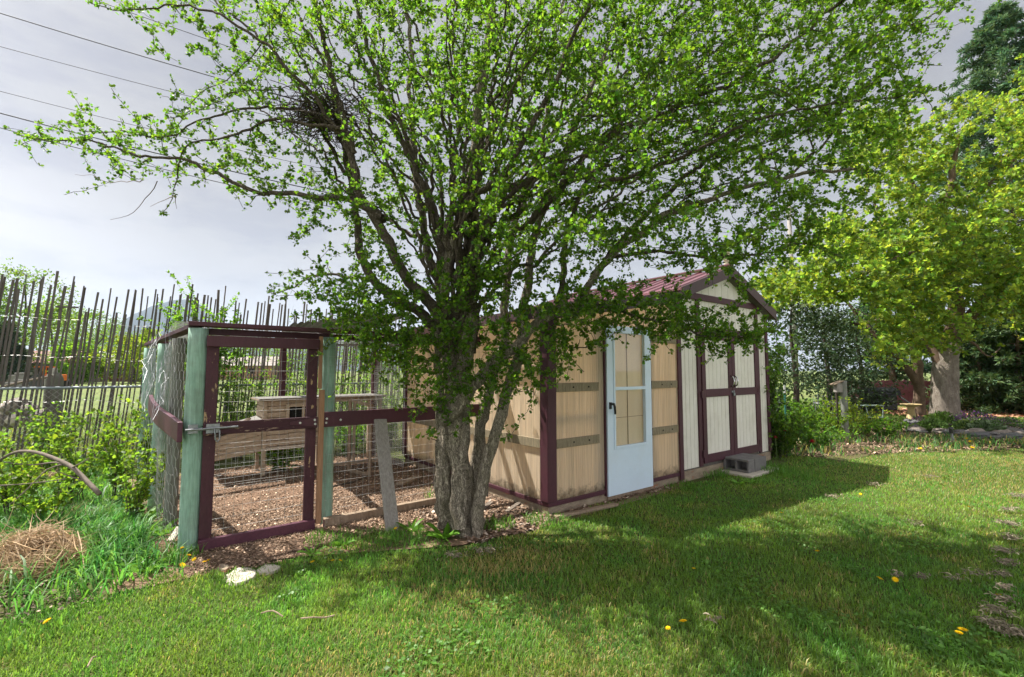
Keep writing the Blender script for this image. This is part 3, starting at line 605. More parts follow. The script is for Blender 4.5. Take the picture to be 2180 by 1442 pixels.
class Skel:
    def __init__(s, cap=160000): s.pos = np.zeros((cap, 3)); s.tan = np.zeros((cap, 3)); s.rad = np.zeros(cap); s.n = 0; s.paths = []
    def put(s, pts, rad, keep=True):
        k = len(pts); s.pos[s.n:s.n + k] = pts; s.tan[s.n:s.n + k] = unit(np.gradient(pts, axis=0)); s.rad[s.n:s.n + k] = rad; s.n += k
        if keep: s.paths.append((pts, rad))
    def limb(s, pts, r0, r1, step=.07, wob=.012, q=rng):
        p = resample(pts, step); k = len(p); w = np.cumsum(q.normal(size=(k, 3)), 0); w = w - np.linspace(0, 1, k)[:, None] * w[-1]
        p = p + w * wob; t = np.linspace(0, 1, k); s.put(p, r0 + (r1 - r0) * t ** .8)
    def grow(s, T, q, step=.06, rbase=.0050, rk=.0095, rend=.0028, gap=1, curl=.35, cosw=.38):
        d0 = np.array([np.min(np.linalg.norm(s.pos[:s.n:3] - t, axis=1)) for t in T])
        for t in T[np.argsort(d0)]:
            v = t - s.pos[:s.n]; d = np.linalg.norm(v, axis=1) + 1e-6
            c = np.einsum('ij,ij->i', v, s.tan[:s.n]) / d
            cost = d * (1.0 + cosw - cosw * c) + (s.rad[:s.n] > .06) * .25; i = int(np.argmin(cost)); L = d[i]
            if L < step * .8: continue
            a = s.pos[i]; tg = s.tan[i] * .55 + v[i] / L * .6 + q.normal(size=3) * curl * .5
            m = a + unit(tg) * L * .45 + q.normal(size=3) * L * .06
            k = max(3, int(L / step) + 1); u = np.linspace(0, 1, k)[:, None]
            p = (1 - u) ** 2 * a + 2 * u * (1 - u) * m + u ** 2 * t
            p[1:-1] += q.normal(size=(k - 2, 3)) * step * .10
            r0 = min(s.rad[i] * .7, rbase + rk * L)
            s.put(p, np.linspace(r0, rend, k))
def tubes_np(paths, k_of=lambda r: 3 if r < .012 else (6 if r < .035 else 12), rmin=0.0, flute=.0, seedk=0, rmul=1.0):
    VV, FF, n0 = [], [], 0
    for idx, (p, r) in enumerate(paths):
        if r.max() < rmin or len(p) < 2: continue
        k = k_of(r.max()); n = len(p); t = unit(np.gradient(p, axis=0)); ref = np.array([.31, .17, .93]) if abs(t[0, 2]) < .8 else np.array([1.0, .1, 0])
        nr = unit(np.cross(t, ref)); bi = np.cross(t, nr); an = np.arange(k) * 2 * math.pi / k
        rr = np.repeat(r[:, None], k, 1) * rmul
        if flute and r.max() > .03:
            z = p[:, 2:3]; ph = idx * 1.7 + seedk
            rr = rr * (1 + flute * (np.sin(3 * an + ph + z * 2.2) * .6 + np.sin(5 * an - ph * 2 - z * 3.1) * .45 + np.sin(8 * an + z * 6 + ph) * .3 + np.sin(z * 21 + 2 * an) * .25))
        co = p[:, None, :] + rr[:, :, None] * (np.cos(an)[None, :, None] * nr[:, None, :] + np.sin(an)[None, :, None] * bi[:, None, :])
        ii = np.arange(n - 1)[:, None] * k; j = np.arange(k)[None]; j2 = (j + 1) % k
        q4 = np.stack([ii + j, ii + j2, ii + k + j2, ii + k + j], -1).reshape(-1, 4) + n0
        VV.append(co.reshape(-1, 3)); FF.append(q4); n0 += n * k
    return np.vstack(VV), np.vstack(FF)
def spur_leaves(sk, q, spacing, per, size, rmax, tpl, up=.35, spread=.02, lo=.6, hi=1.35, yel=.25, keep=None, start=0.0):
    P0, A0 = [], []
    for p, r in sk.paths:
        ok = np.where(r < rmax)[0]
        if len(ok) < 2: continue
        seg = np.linalg.norm(np.diff(p, axis=0), axis=1).mean(); st = max(1, int(round(spacing / seg)))
        rep = max(1, int(round(seg / spacing)))
        for i in ok[(q.integers(0, st)):: st]:
            t = p[min(i + 1, len(p) - 1)] - p[max(i - 1, 0)]
            for _ in range(rep): P0.append(p[i] + t * q.uniform(-.5, .5)); A0.append(t)
    P0 = np.array(P0); A0 = unit(np.array(A0))
    if keep is not None:
        m = keep(P0); P0, A0 = P0[m], A0[m]
    m = q.integers(per[0], per[1] + 1, len(P0)); pos = np.repeat(P0, m, 0); tan = np.repeat(A0, m, 0); n = len(pos)
    side = np.repeat(q.normal(size=(len(P0), 3)), m, 0)
    ax = unit(q.normal(size=(n, 3)) * .8 + side * .5 + tan * .45 + np.array([0, 0, up]))
    pos = pos + ax * q.uniform(.004, spread, n)[:, None]
    nr = unit(q.normal(size=(n, 3)) * .75 + np.array([0, 0, .8]))
    br = np.repeat(q.uniform(.8, 1.2, len(P0)), m)[:, None]
    return leaves(pos, ax, nr, q.uniform(size[0], size[1], n), tints(n, q, lo, hi, yel) * br, tpl)
def inpoly(x, y, poly):
    poly = np.array(poly, float); r = np.zeros(len(x), bool); j = len(poly) - 1
    for i in range(len(poly)):
        xi, yi = poly[i]; xj, yj = poly[j]
        c = ((yi > y) != (yj > y)) & (x < (xj - xi) * (y - yi) / (yj - yi + 1e-9) + xi); r ^= c; j = i
    return r
def blades(name, xy, h, w, q, mat, cols, lean=.5, z0=0.0, parent=None, kind='stuff', label=None, one=False, az=None):
    n = len(xy); az = q.uniform(0, 2 * math.pi, n) if az is None else az
    d = np.stack([np.cos(az), np.sin(az), np.zeros(n)], 1); sd = np.stack([-np.sin(az + q.normal(0, .6, n)), np.cos(az), np.zeros(n)], 1)
    L = q.uniform(.15, 1, n) * lean
    b = np.column_stack([xy, np.full(n, z0) if np.isscalar(z0) else z0]); Z = np.array([0, 0, 1.0])
    m = b + d * (h * L * .35)[:, None] + Z * (h * .6)[:, None]; t = b + d * (h * L)[:, None] + Z * (h * (1 - .28 * L))[:, None]
    hw = (w / 2)[:, None]
    if one:
        V = np.stack([b - sd * hw, b + sd * hw, t], 1); T = np.array([(0, 1, 2)])
    else:
        V = np.stack([b - sd * hw, b + sd * hw, m - sd * hw * .8, m + sd * hw * .8, t], 1); T = np.array([(0, 1, 3), (0, 3, 2), (2, 3, 4)])
    k = V.shape[1]; tr = (np.arange(n) * k)[:, None, None] + T[None]
    o = mesh_np(name, V.reshape(-1, 3), tr.reshape(-1, 3), mat, np.repeat(cols, k, 0), parent)
    if kind and parent is None: o['kind'] = kind
    if label: o['label'] = label
    return o
def strips(pts4, w, q, cols):
    """curved ribbons: pts4 (n,4,3) Bezier controls"""
    n = len(pts4); u = np.linspace(0, 1, 6)[None, :, None]; a, b, c, d = [pts4[:, i][:, None, :] for i in range(4)]
    p = (1 - u) ** 3 * a + 3 * u * (1 - u) ** 2 * b + 3 * u * u * (1 - u) * c + u ** 3 * d
    t = unit(np.gradient(p, axis=1)); s = unit(np.cross(t, unit(q.normal(size=(n, 1, 3)) + np.array([0, 0, 1.2]))))
    tap = np.array([.6, 1, 1, .9, .7, .15])[None, :, None]; hw = (w / 2)[:, None, None] * tap
    V = np.stack([p - s * hw, p + s * hw], 2).reshape(n, 12, 3)
    T = np.array([t_ for i in range(5) for t_ in ((2 * i, 2 * i + 1, 2 * i + 3), (2 * i, 2 * i + 3, 2 * i + 2))])
    return V.reshape(-1, 3), ((np.arange(n) * 12)[:, None, None] + T[None]).reshape(-1, 3), np.repeat(cols, 12, 0)
_vn = np.random.default_rng(21).uniform(0, 1, (64, 64))
def vnoise(x, y, s):
    x = np.asarray(x) * s + 100; y = np.asarray(y) * s + 100; xi = np.floor(x).astype(int); yi = np.floor(y).astype(int); fx = x - xi; fy = y - yi
    fx = fx * fx * (3 - 2 * fx); fy = fy * fy * (3 - 2 * fy); g = lambda a, b: _vn[a % 64, b % 64]
    return (g(xi, yi) * (1 - fx) + g(xi + 1, yi) * fx) * (1 - fy) + (g(xi, yi + 1) * (1 - fx) + g(xi + 1, yi + 1) * fx) * fy
def atv(px, py, Y):
    return np.array([at(a, b, c) for a, b, c in zip(px, py, Y)])

# ================================================================== THE BIG HAWTHORN
TB = gnd(985, 1118)
tree = empty('hawthorn_tree', (-.48, 4.62, 0), 'big multi stemmed tree with small bright green leaves before the greenhouse', 'tree')
q = np.random.default_rng(3); sk = Skel()
def L(pts, r0, r1, **k): sk.limb([at(a, b, c + max(0, 800 - a) * .0011) for a, b, c in pts], r0, r1, q=q, **k)
# trunk stems
trunk_end = None
L([(940, 1110, 4.72), (926, 1030, 4.70), (921, 963, 4.68), (930, 896, 4.66), (935, 800, 4.62), (930, 690, 4.55)], .050, .030)
L([(953, 1120, 4.62), (948, 980, 4.60), (950, 910, 4.60), (956, 830, 4.62), (945, 720, 4.62), (943, 640, 4.58), (945, 570, 4.55), (958, 510, 4.5)], .085, .046)
L([(985, 1150, 4.52), (991, 1040, 4.57), (993, 913, 4.62), (997, 830, 4.66), (1003, 700, 4.7), (1010, 560, 4.75), (1020, 400, 4.85), (1035, 200, 4.95), (1050, -60, 5.1), (1060, -300, 5.2)], .115, .025)
L([(1012, 1150, 4.46), (1012, 1047, 4.48), (1022, 980, 4.52), (1042, 913, 4.56), (1062, 847, 4.60), (1087, 773, 4.66), (1105, 640, 4.72), (1130, 480, 4.8), (1180, 330, 4.9), (1260, 150, 5.0), (1340, -60, 5.1)], .066, .02)
L([(947, 897, 4.52), (980, 872, 4.42), (1013, 823, 4.38), (1047, 786, 4.38), (1090, 748, 4.40), (1137, 695, 4.5), (1187, 658, 4.6), (1233, 636, 4.7), (1262, 590, 4.72), (1300, 545, 4.7), (1400, 468, 4.6), (1500, 425, 4.5), (1700, 375, 4.3), (1840, 365, 4.2)], .068, .012)
L([(970, 1130, 4.42), (972, 1050, 4.50), (975, 960, 4.52), (985, 880, 4.6), (975, 790, 4.68), (960, 690, 4.75), (930, 560, 4.85), (900, 430, 5.0), (880, 250, 5.2), (870, 0, 5.4)], .07, .02)
L([(1003, 1140, 4.62), (1005, 1040, 4.66), (1010, 940, 4.7), (1030, 850, 4.8), (1060, 740, 4.95), (1070, 600, 5.1), (1100, 450, 5.3), (1160, 250, 5.5), (1200, 0, 5.7)], .07, .02)
L([(1035, 1060, 4.65), (1045, 980, 4.66), (1064, 900, 4.7), (1085, 820, 4.72), (1120, 740, 4.75)], .03, .018)
n_trunk = 8
for k in range(8):   # root flare
    a = k / 8 * 6.28 + .3
    c = np.array(gnd(985, 1118)); c[2] = .0
    sk.limb([c + np.array([math.cos(a) * .20, math.sin(a) * .20, -.05]), c + np.array([math.cos(a) * .15, math.sin(a) * .14, .10]), c + np.array([math.cos(a) * .10, math.sin(a) * .09 + .02, .38])], .075, .05, q=q)
n_trunk += 8
# limbs
L([(944, 690, 4.55), (925, 650, 4.5), (875, 604, 4.45), (841, 533, 4.42), (812, 466, 4.4), (783, 404, 4.38), (754, 325, 4.35), (720, 200, 4.3), (690, 60, 4.2), (660, -100, 4.1)], .062, .016)
L([(940, 700, 4.6), (895, 662, 4.65), (837, 616, 4.7), (787, 560, 4.75), (770, 480, 4.8), (750, 390, 4.85), (735, 300, 4.9), (700, 180, 5.0), (640, 40, 5.1)], .055, .015)
L([(860, 635, 4.68), (787, 587, 4.75), (700, 584, 4.8), (640, 598, 4.85), (590, 625, 4.9)], .022, .006)
L([(812, 466, 4.4), (760, 438, 4.35), (699, 424, 4.3), (582, 412, 4.25), (478, 391, 4.2), (374, 354, 4.15), (291, 341, 4.12), (241, 325, 4.1), (187, 304, 4.08), (83, 295, 4.05), (40, 288, 4.04)], .032, .004)
L([(754, 325, 4.35), (740, 280, 4.3), (699, 266, 4.25), (582, 262, 4.15), (500, 285, 4.1), (457, 300, 4.08), (400, 304, 4.06), (378, 330, 4.05), (367, 374, 4.05), (368, 420, 4.06), (345, 455, 4.07)], .022, .003)
L([(735, 290, 4.4), (665, 239, 4.35), (520, 241, 4.3), (416, 266, 4.25), (362, 287, 4.2), (266, 275, 4.15), (180, 280, 4.1)], .018, .004)
L([(812, 466, 4.4), (730, 360, 4.7), (650, 210, 4.9), (560, 90, 5.0), (430, -30, 5.1), (330, -120, 5.1)], .026, .008)
L([(754, 325, 4.35), (650, 180, 4.1), (540, 70, 3.95), (400, 20, 3.85), (270, 20, 3.8), (195, 8, 3.8)], .022, .004)
L([(958, 533, 4.5), (954, 491, 4.45), (983, 441, 4.35), (1058, 396, 4.2), (1116, 308, 4.05), (1180, 180, 3.9), (1235, 60, 3.75), (1290, -80, 3.6)], .040, .012)
L([(950, 560, 4.55), (930, 470, 4.6), (900, 380, 4.65), (850, 280, 4.7), (800, 150, 4.75), (770, 0, 4.8), (750, -160, 4.8)], .04, .014)
L([(1000, 640, 4.7), (1030, 520, 4.55), (1080, 430, 4.45), (1190, 372, 4.3), (1270, 380, 4.2), (1350, 370, 4.1), (1500, 310, 4.0), (1650, 240, 3.95), (1800, 215, 3.9), (1950, 195, 3.85)], .034, .006)
L([(1187, 658, 4.6), (1200, 560, 4.75), (1215, 470, 4.85), (1260, 350, 4.95), (1330, 220, 5.0), (1420, 80, 5.05), (1520, -60, 5.1)], .036, .012)
L([(1262, 590, 4.72), (1350, 470, 4.9), (1450, 380, 5.0), (1580, 290, 5.1), (1720, 200, 5.15), (1830, 110, 5.15), (1930, 60, 5.1), (2040, 15, 5.1)], .036, .005)
L([(1130, 480, 4.8), (1250, 330, 4.6), (1400, 250, 4.4), (1560, 190, 4.25), (1700, 80, 4.1), (1800, 0, 4.0), (1950, -80, 3.9)], .03, .010)
L([(1233, 636, 4.7), (1290, 655, 4.6), (1360, 672, 4.55), (1450, 695, 4.5), (1530, 712, 4.5), (1600, 718, 4.5), (1645, 700, 4.5)], .020, .003)
L([(1300, 545, 4.7), (1400, 545, 4.75), (1500, 560, 4.8), (1600, 548, 4.85), (1700, 520, 4.9), (1800, 545, 4.95)], .022, .004)
L([(1137, 695, 4.5), (1180, 720, 4.35), (1225, 740, 4.3), (1280, 735, 4.25), (1340, 690, 4.25)], .010, .003)
L([(950, 800, 4.6), (900, 740, 4.4), (850, 715, 4.25), (800, 735, 4.15), (775, 790, 4.1)], .012, .003)
for i in range(46):    # fan of slender upright stems
    xt = q.uniform(480, 1600); yt = q.uniform(-260, 120); x0 = q.uniform(945, 1010); y0 = q.uniform(560, 760); dT = q.uniform(3.5, 5.9); d0 = 4.62
    if abs(xt - x0) > 400: yt = q.uniform(-40, 260)
    xm = x0 + (xt - x0) * q.uniform(.2, .45); ym = y0 + (yt - y0) * q.uniform(.42, .6)
    L([(x0, y0, d0), (x0 + (xm - x0) * .35, y0 + (ym - y0) * .5, d0 + (dT - d0) * .15), (xm, ym, d0 + (dT - d0) * .45), (xt, yt, dT)], q.uniform(.016, .03), .006, wob=.02)
for i in range(44):    # long thin branches sweeping out to the right and a few to the left
    rgt = i < 39; j = int(q.integers(0, sk.n)); cand = [k for k in q.integers(0, sk.n, 400) if sk.pos[k, 2] > 2.3 and .008 < sk.rad[k] < .05 and ((sk.pos[k, 0] > .1) == rgt)]
    if not cand: continue
    a = sk.pos[cand[0]]; xt = q.uniform(1350, 2000) if rgt else q.uniform(330, 760); yt = (q.uniform(-20, 470) if xt < 1700 else q.uniform(0, 330)) if rgt else q.uniform(0, 380); e = at(xt, yt, (4.4 if rgt else 4.7) + q.normal() * .4); m = (a + e) / 2 + np.array([0, 0, .18 * q.normal()]) + q.normal(size=3) * .1
    sk.limb([a, a + (m - a) * .5 + sk.tan[cand[0]] * .15, m, e], min(.014, sk.rad[cand[0]] * .7), .0035, q=q, wob=.016)
n_limb = len(sk.paths)
OUT = [(170, -40), (200, 15), (280, 60), (350, 110), (410, 160), (345, 200), (250, 232), (110, 262), (40, 283), (60, 300), (120, 330), (190, 360), (215, 405), (300, 395), (390, 362), (450, 400), (520, 420), (610, 450), (640, 500), (585, 520), (565, 570), (600, 610), (690, 640), (700, 690), (770, 750), (775, 810), (860, 775), (885, 860), (930, 900), (1000, 930), (1050, 900), (1100, 850), (1190, 820), (1250, 735), (1330, 735), (1400, 700), (1500, 740), (1610, 755), (1650, 690), (1560, 645), (1440, 640), (1280, 600), (1340, 565), (1500, 575), (1600, 592), (1640, 560), (1690, 530), (1800, 530), (1850, 420), (1770, 385), (1890, 310), (1950, 210), (1900, 130), (1980, 70), (2050, 10), (2080, -40)]
def clumps(n, box, poly, dfun, per, sig, q):
    x = q.uniform(box[0], box[2], n * 6); y = q.uniform(box[1], box[3], n * 6); m = inpoly(x, y, poly); x, y = x[m][:n], y[m][:n]
    dm, ds = dfun(x, y); d = dm + q.normal(size=len(x)) * ds
    c = atv(x, y, d); k = q.integers(per[0], per[1] + 1, len(c)); T = np.repeat(c, k, 0) + q.normal(size=(k.sum(), 3)) * sig * np.array([1, 1, .7])
    u, v = UV(T[:, 0], T[:, 1]); bad = (u > -.22) & (v > -.25) & (T[:, 2] < 3.0) & (v < 4.2); bad |= (u > 2.0) & (v > -.35) & (T[:, 2] < 3.45)
    return T[~bad & (T[:, 2] > .35)]
def dmain(x, y):
    e = np.sqrt(np.clip(1 - ((x - 1050) / 1080) ** 2, .08, 1)); m = 4.55 - .00018 * np.clip(x - 1100, 0, 1000) + .0008 * np.clip(800 - x, 0, 700); s = .62 * e * np.where(x < 760, .45, 1)
    low = (y > 560); m = np.where(low, 4.45, m); s = np.where(low, .22, s); return m, s
T = [clumps(1320, (30, -60, 2080, 900), OUT, dmain, (2, 5), .15, q), clumps(720, (1000, -60, 2080, 640), OUT, dmain, (2, 5), .17, q)]
T += [clumps(240, (560, -60, 1500, 640), [(560, -60), (1500, -60), (1480, 420), (1250, 600), (1050, 640), (860, 620), (640, 420)], dmain, (4, 6), .15, q)]
T += [clumps(135, (850, 560, 1270, 900), [(850, 640), (1060, 560), (1250, 640), (1265, 730), (1200, 800), (1110, 830), (1060, 870), (960, 840), (880, 860), (870, 760)], lambda x, y: (x * 0 + 4.12, .14), (3, 5), .09, q)]
T += [clumps(95, (1200, 600, 1660, 760), [(1200, 640), (1300, 610), (1450, 640), (1640, 690), (1600, 750), (1480, 735), (1380, 700), (1270, 740)], lambda x, y: (x * 0 + 4.45, .15), (4, 6), .09, q)]
T += [clumps(110, (680, 580, 900, 820), [(690, 600), (760, 600), (880, 640), (900, 740), (870, 800), (800, 800), (760, 730), (710, 690)], lambda x, y: (x * 0 + 4.35, .16), (4, 6), .1, q)]
T += [clumps(150, (170, -800, 2080, -40), [(700, -40), (2080, -40), (1900, -450), (1400, -820), (900, -820), (760, -450)], lambda x, y: (x * 0 + 4.6, .9), (4, 5), .2, q)]
c = np.array([.9, 3.3, 5.2]) + q.uniform(-1, 1, (230, 3)) * np.array([3.0, 1.0, .9]); c = c[c[:, 2] > 1.75 + .87 * c[:, 1]]
T += [np.repeat(c, 4, 0) + q.normal(size=(len(c) * 4, 3)) * .18]
T = np.vstack(T); pxs = 1090 + FPX * T[:, 0] / np.maximum(T[:, 1], .5); T = T[(pxs > 760) | (q.random(len(T)) > .20)]
sk.grow(T, q)
print('tree nodes', sk.n, 'paths', len(sk.paths))
V_, F_ = tubes_np(sk.paths[:n_trunk], lambda r: 28, flute=.17, rmul=.90); mesh_np('trunk', V_, F_, M['bark'], None, tree, True)
V_, F_ = tubes_np(sk.paths[n_trunk:n_limb], lambda r: 10 if r > .02 else 6, flute=.06); mesh_np('limbs', V_, F_, M['limb_bark'], None, tree, True)
V_, F_ = tubes_np(sk.paths[n_limb:]); mesh_np('twigs', V_, F_, M['twig'], None, tree, True)
def keepf(p):
    return ~((p[:, 2] < 1.0) & (np.abs(p[:, 0] + .45) < .35) & (q.random(len(p)) < .8))
V_, F_, C_ = spur_leaves(sk, q, .046, (3, 6), (.020, .038), .0085, LOBED, keep=keepf, lo=.6, hi=1.4, yel=.22)
print('leaf tris', len(F_)); mesh_np('crown', V_, F_, M['leaf'], C_, tree)
# bare dead twigs hanging under the left limb
dk = Skel()
for pts in ([(330, 385, 4.1), (290, 440, 4.1), (262, 465, 4.1), (235, 468, 4.1)], [(370, 415, 4.06), (350, 425, 4.06), (320, 440, 4.06)], [(372, 415, 4.07), (376, 445, 4.07)], [(300, 385, 4.12), (240, 392, 4.12), (190, 378, 4.12), (160, 372, 4.12)], [(960, 700, 4.3), (1020, 640, 4.1), (1090, 620, 4.0), (1140, 560, 3.95)], [(1180, 690, 4.3), (1240, 690, 4.2), (1280, 738, 4.15)], [(1440, 700, 4.4), (1500, 740, 4.4), (1530, 760, 4.4)]):
    dk.limb([at(*p) for p in pts], .005, .0018, q=q, step=.05)
V_, F_ = tubes_np(dk.paths); o = mesh_np('dead_twigs', V_, F_, M['deadwood'], None, tree, True); o['kind'] = 'stuff'
# old nest: a tangle of dark sticks
nc = at(690, 248, 4.62); n = 300
c = nc + q.normal(size=(n, 3)) * np.array([.16, .15, .10]); a = unit(q.normal(size=(n, 3)) * np.array([1, 1, .45])); l = q.uniform(.12, .3, n)[:, None]
V_, F_ = tubes_np([(np.array([x - d * h, x + q.normal(size=3) * .02, x + d * h]), np.array([.004, .0045, .002])) for x, d, h in zip(c, a, l)])
o = mesh_np('bird_nest', V_, F_, M['twig'], None, None); tag(o, 'dark tangled twig nest lodged in the left limbs of the big tree', 'nest')
# ================================================================== GROUND
def flat(name, poly, z, mat, label=None, kind='structure'):
    b = MB(); b.add([(x, y, z) for x, y in poly], [tuple(range(len(poly)))]); o = b.build(name, mat); o['kind'] = kind
    return o
M['field'] = surf('field_grass', (.10, .15, .035), (.15, .17, .055), .15, rough=.95, bump=0, fine=2.5)
M['turf'] = surf('turf_soil', (.052, .075, .020), (.085, .085, .035), 3, rough=1, bump=.3, fine=50, spec=.05)
M['soil'] = surf('run_soil', (.23, .15, .105), (.135, .088, .062), 3.5, rough=1, bump=.8, fine=45, spec=.05)
M['bedsoil'] = surf('bed_soil', (.11, .09, .05), (.06, .055, .03), 3, rough=1, bump=.8, fine=35, spec=.05)
G = 6000
flat('ground', [(-G, -60), (G, -60), (G, G), (-G, G)], -.06, M['field'])
flat('lawn', [(-14, -8), (30, -8), (30, 30), (-9.5, 12.5)], -.012, M['turf'])
flat('run_soil', [P(-3.6, .55)[:2], P(-2.5, .5)[:2], P(-1.2, -.15)[:2], P(-.1, -.25)[:2], P(2.4, -.18)[:2], P(2.4, .0)[:2], P(0, 0)[:2], P(-.02, 4.9)[:2], P(-3.7, 4.9)[:2]], .0, M['soil'])
flat('garden_bed', [(5.6, 8.0), (8, 9.6), (11.2, 10.2), (16.5, 10.6), (18, 11.9), (15, 12.6), (12.6, 13.6), (10, 13.4), (7.6, 11.9), (5.3, 9.2)], .0, M['bedsoil'])
flat('far_bed', [(13.5, 15.6), (30, 16.2), (34, 24), (15, 20)], .0, surf('needle_litter', (.26, .16, .10), (.18, .10, .065), 2, rough=1, spec=.05))
q = np.random.default_rng(8)
def wob(x, y): return vnoise(x, y, 3.1) * .22 + vnoise(x, y, 9.0) * .10 - .16
def is_lawn(x, y, soft=0):
    u, v = UV(x, y); w = wob(x, y)
    lim = np.select([u < -3.35, u < -2.0, u < -1.25, u < 0.05, u < 2.46, u < 4.5, u < 5.35], [.55 + 0 * u, .62 + 0 * u, .52 + 0 * u, -.22 + 0 * u, -.12 + 0 * u, -.10 + 0 * u, -.34 + 0 * u], 9.0)
    ok = v < lim + w * .9
    far = (u >= 5.35); bedge = 8.55 + .16 * np.clip(x - 5.5, 0, 11) + w
    ok &= ~(far & (y > bedge) & (y < np.where(x > 8.2, 13.5, 30) + w))
    ok &= ~((x < -3.22 + (y - 2.94) * .62 + w * 1.3) & (y > 2.0))
    pu, pv = UV(*gnd(560, 1180)[:2]); patch = ((u - pu) / .72) ** 2 + ((v - pv) / .34) ** 2
    ok &= ~(patch < .55 + w * 2.2)
    return ok
def scatter(n, xmin, xmax, y0, y1, q, power=1.55):
    # density falls with distance from the viewer, as far blades need fewer and wider strands
    t = q.uniform(0, 1, n); e = 2 - power; Y = (y0 ** e + t * (y1 ** e - y0 ** e)) ** (1 / e)
    X = q.uniform(-1.35, 1.75, n) * Y; m = (X > xmin) & (X < xmax); return X[m], Y[m]
DRY = [(*gnd(1040, 1205)[:2], .22, 1), (*gnd(1130, 1185)[:2], .25, .9), (*gnd(980, 1270)[:2], .3, .6), (*gnd(880, 1400)[:2], .28, .6), (*gnd(1150, 1300)[:2], .25, .4), (*gnd(760, 1430)[:2], .25, .5), (*gnd(1230, 1420)[:2], .3, .35), (*gnd(2100, 1030)[:2], 1.2, .55), (*gnd(1900, 965)[:2], 1.3, .5), (*gnd(2150, 980)[:2], 1.6, .6)]
def lawncols(x, y, q):
    n = len(x); big = vnoise(x, y, .9); mid = vnoise(x, y, 3.3)
    dry = np.clip((mid - .66) * 1.3, 0, .45) * .8
    for cx, cy, r, a in DRY: dry = np.maximum(dry, a * np.exp(-((x - cx) ** 2 + (y - cy) ** 2) / (2 * r * r)) * (.5 + .9 * vnoise(x, y, 7)))
    dry = np.clip(dry, 0, 1); isd = (q.random(n) < dry * .75 + .02)
    b = q.uniform(.55, 1.3, n) * (.78 + .5 * big)
    c = np.stack([b * (.72 + .5 * mid), b, b * q.uniform(.6, 1.6, n)], 1)
    d = q.uniform(.6, 1.2, n); c[isd] = np.stack([d * 2.7, d * 1.25, d * 3.4], 1)[isd]
    return c
X, Y = scatter(600000, -14, 30, 1.9, 11.5, q); m = is_lawn(X, Y); X, Y = X[m], Y[m]; n = len(X)
h = q.uniform(.016, .045, n) * (.75 + .55 * vnoise(X, Y, 2.2)) * np.clip(1.15 - .02 * Y, .8, 1.2); w = q.uniform(.0032, .0058, n) * np.clip((Y / 2.4) ** .62, .9, 3)
print('lawn blades', n)
near = Y < 5.0
o1 = blades('lawn_grass', np.column_stack([X, Y])[near], h[near], w[near], q, M['grass'], lawncols(X, Y, q)[near], .9, -.012)
o1 = blades('lawn_grass', np.column_stack([X, Y])[~near], h[~near], w[~near] * 1.15, q, M['grass'], lawncols(X, Y, q)[~near], .8, -.012, one=True)
X, Y = scatter(60000, -8, 12, 1.9, 7.0, q); m = is_lawn(X, Y) & (vnoise(X, Y, 1.9) + .35 * vnoise(X, Y, 6) > 1.0); X, Y = X[m], Y[m]; n = len(X)
b = q.uniform(.5, 1.1, n)[:, None]; V, F, C = leaves(np.column_stack([X, Y, q.uniform(.004, .03, n)]), unit(np.column_stack([q.normal(size=(n, 2)), q.uniform(0, .6, n)])), unit(np.column_stack([q.normal(size=(n, 2)) * .4, np.ones(n)])), q.uniform(.016, .034, n), b * np.array([[.8, .95, 1.0]]), (OVAL[0] * np.array([1.7, 1, 1]), OVAL[1]))
mesh_np('clover', V, F, M['grass'], C)['kind'] = 'stuff'
n = 60000; Y = q.uniform(12.2, 26, n); X = q.uniform(5.5, 34, n); m = is_lawn(X, Y); X, Y = X[m], Y[m]; n = len(X)
blades('lawn_grass', np.column_stack([X, Y]), q.uniform(.04, .07, n), q.uniform(.02, .035, n), q, M['grass'], lawncols(X, Y, q), .8, -.012, one=True)

# bark chips on the run, leaf litter in the beds
CHIPT = (np.array([(-.5, -.3, 0), (.5, -.25, .08), (.45, .3, 0), (-.4, .28, .1)]), [(0, 1, 2), (0, 2, 3)])
def litter(name, x, y, q, size, cols, mat, label=None, tilt=.35, zr=(.0, .018)):
    n = len(x); pos = np.column_stack([x, y, q.uniform(*zr, n)]); ax = unit(np.column_stack([q.normal(size=(n, 2)), q.normal(size=n) * tilt]))
    nr = unit(np.column_stack([q.normal(size=(n, 2)) * tilt, np.ones(n)]))
    V, F, C = leaves(pos, ax, nr, q.uniform(*size, n), cols, CHIPT); o = mesh_np(name, V, F, mat, C); o['kind'] = 'stuff'; return o
u = q.uniform(-3.15, 0, 60000); v = np.concatenate([q.uniform(.4, 2.2, 40000), q.uniform(2.2, 4.9, 20000)])
x, y, _ = P(u, v); m = ~is_lawn(x, y) & (u > -3.75); x, y = x[m], y[m]; n = len(x)
b = q.lognormal(0, .42, n)[:, None]; c = b * np.where(q.random((n, 1)) < .12, np.array([[1.9, 2.1, 2.2]]), np.array([[.9, .9, .88]]))
litter('bark_chips', x, y, q, (.006, .024), c, M['chip'])
u = q.uniform(-1.1, 2.5, 9000); v = q.uniform(-.32, 1.1, 9000); x, y, _ = P(u, v); m = ~is_lawn(x, y) & ~((u > -.03) & (v > -.02)); x, y = x[m], y[m]; n = len(x)
b = q.lognormal(-.05, .5, n)[:, None]; litter('leaf_litter', x, y, q, (.015, .05), b * np.where(q.random((n, 1)) < .25, np.array([[1.6, 1.9, 2.2]]), np.array([[.9, .9, .9]])), M['chip'])
x = q.uniform(5.2, 18, 34000); y = q.uniform(8.0, 13.5, 34000); m = ~is_lawn(x, y); x, y = x[m], y[m]; n = len(x)
litter('leaf_litter', x, y, q, (.02, .055), q.lognormal(-.1, .55, n)[:, None] * np.array([[.85, .85, .85]]), M['chip'], zr=(0, .04))
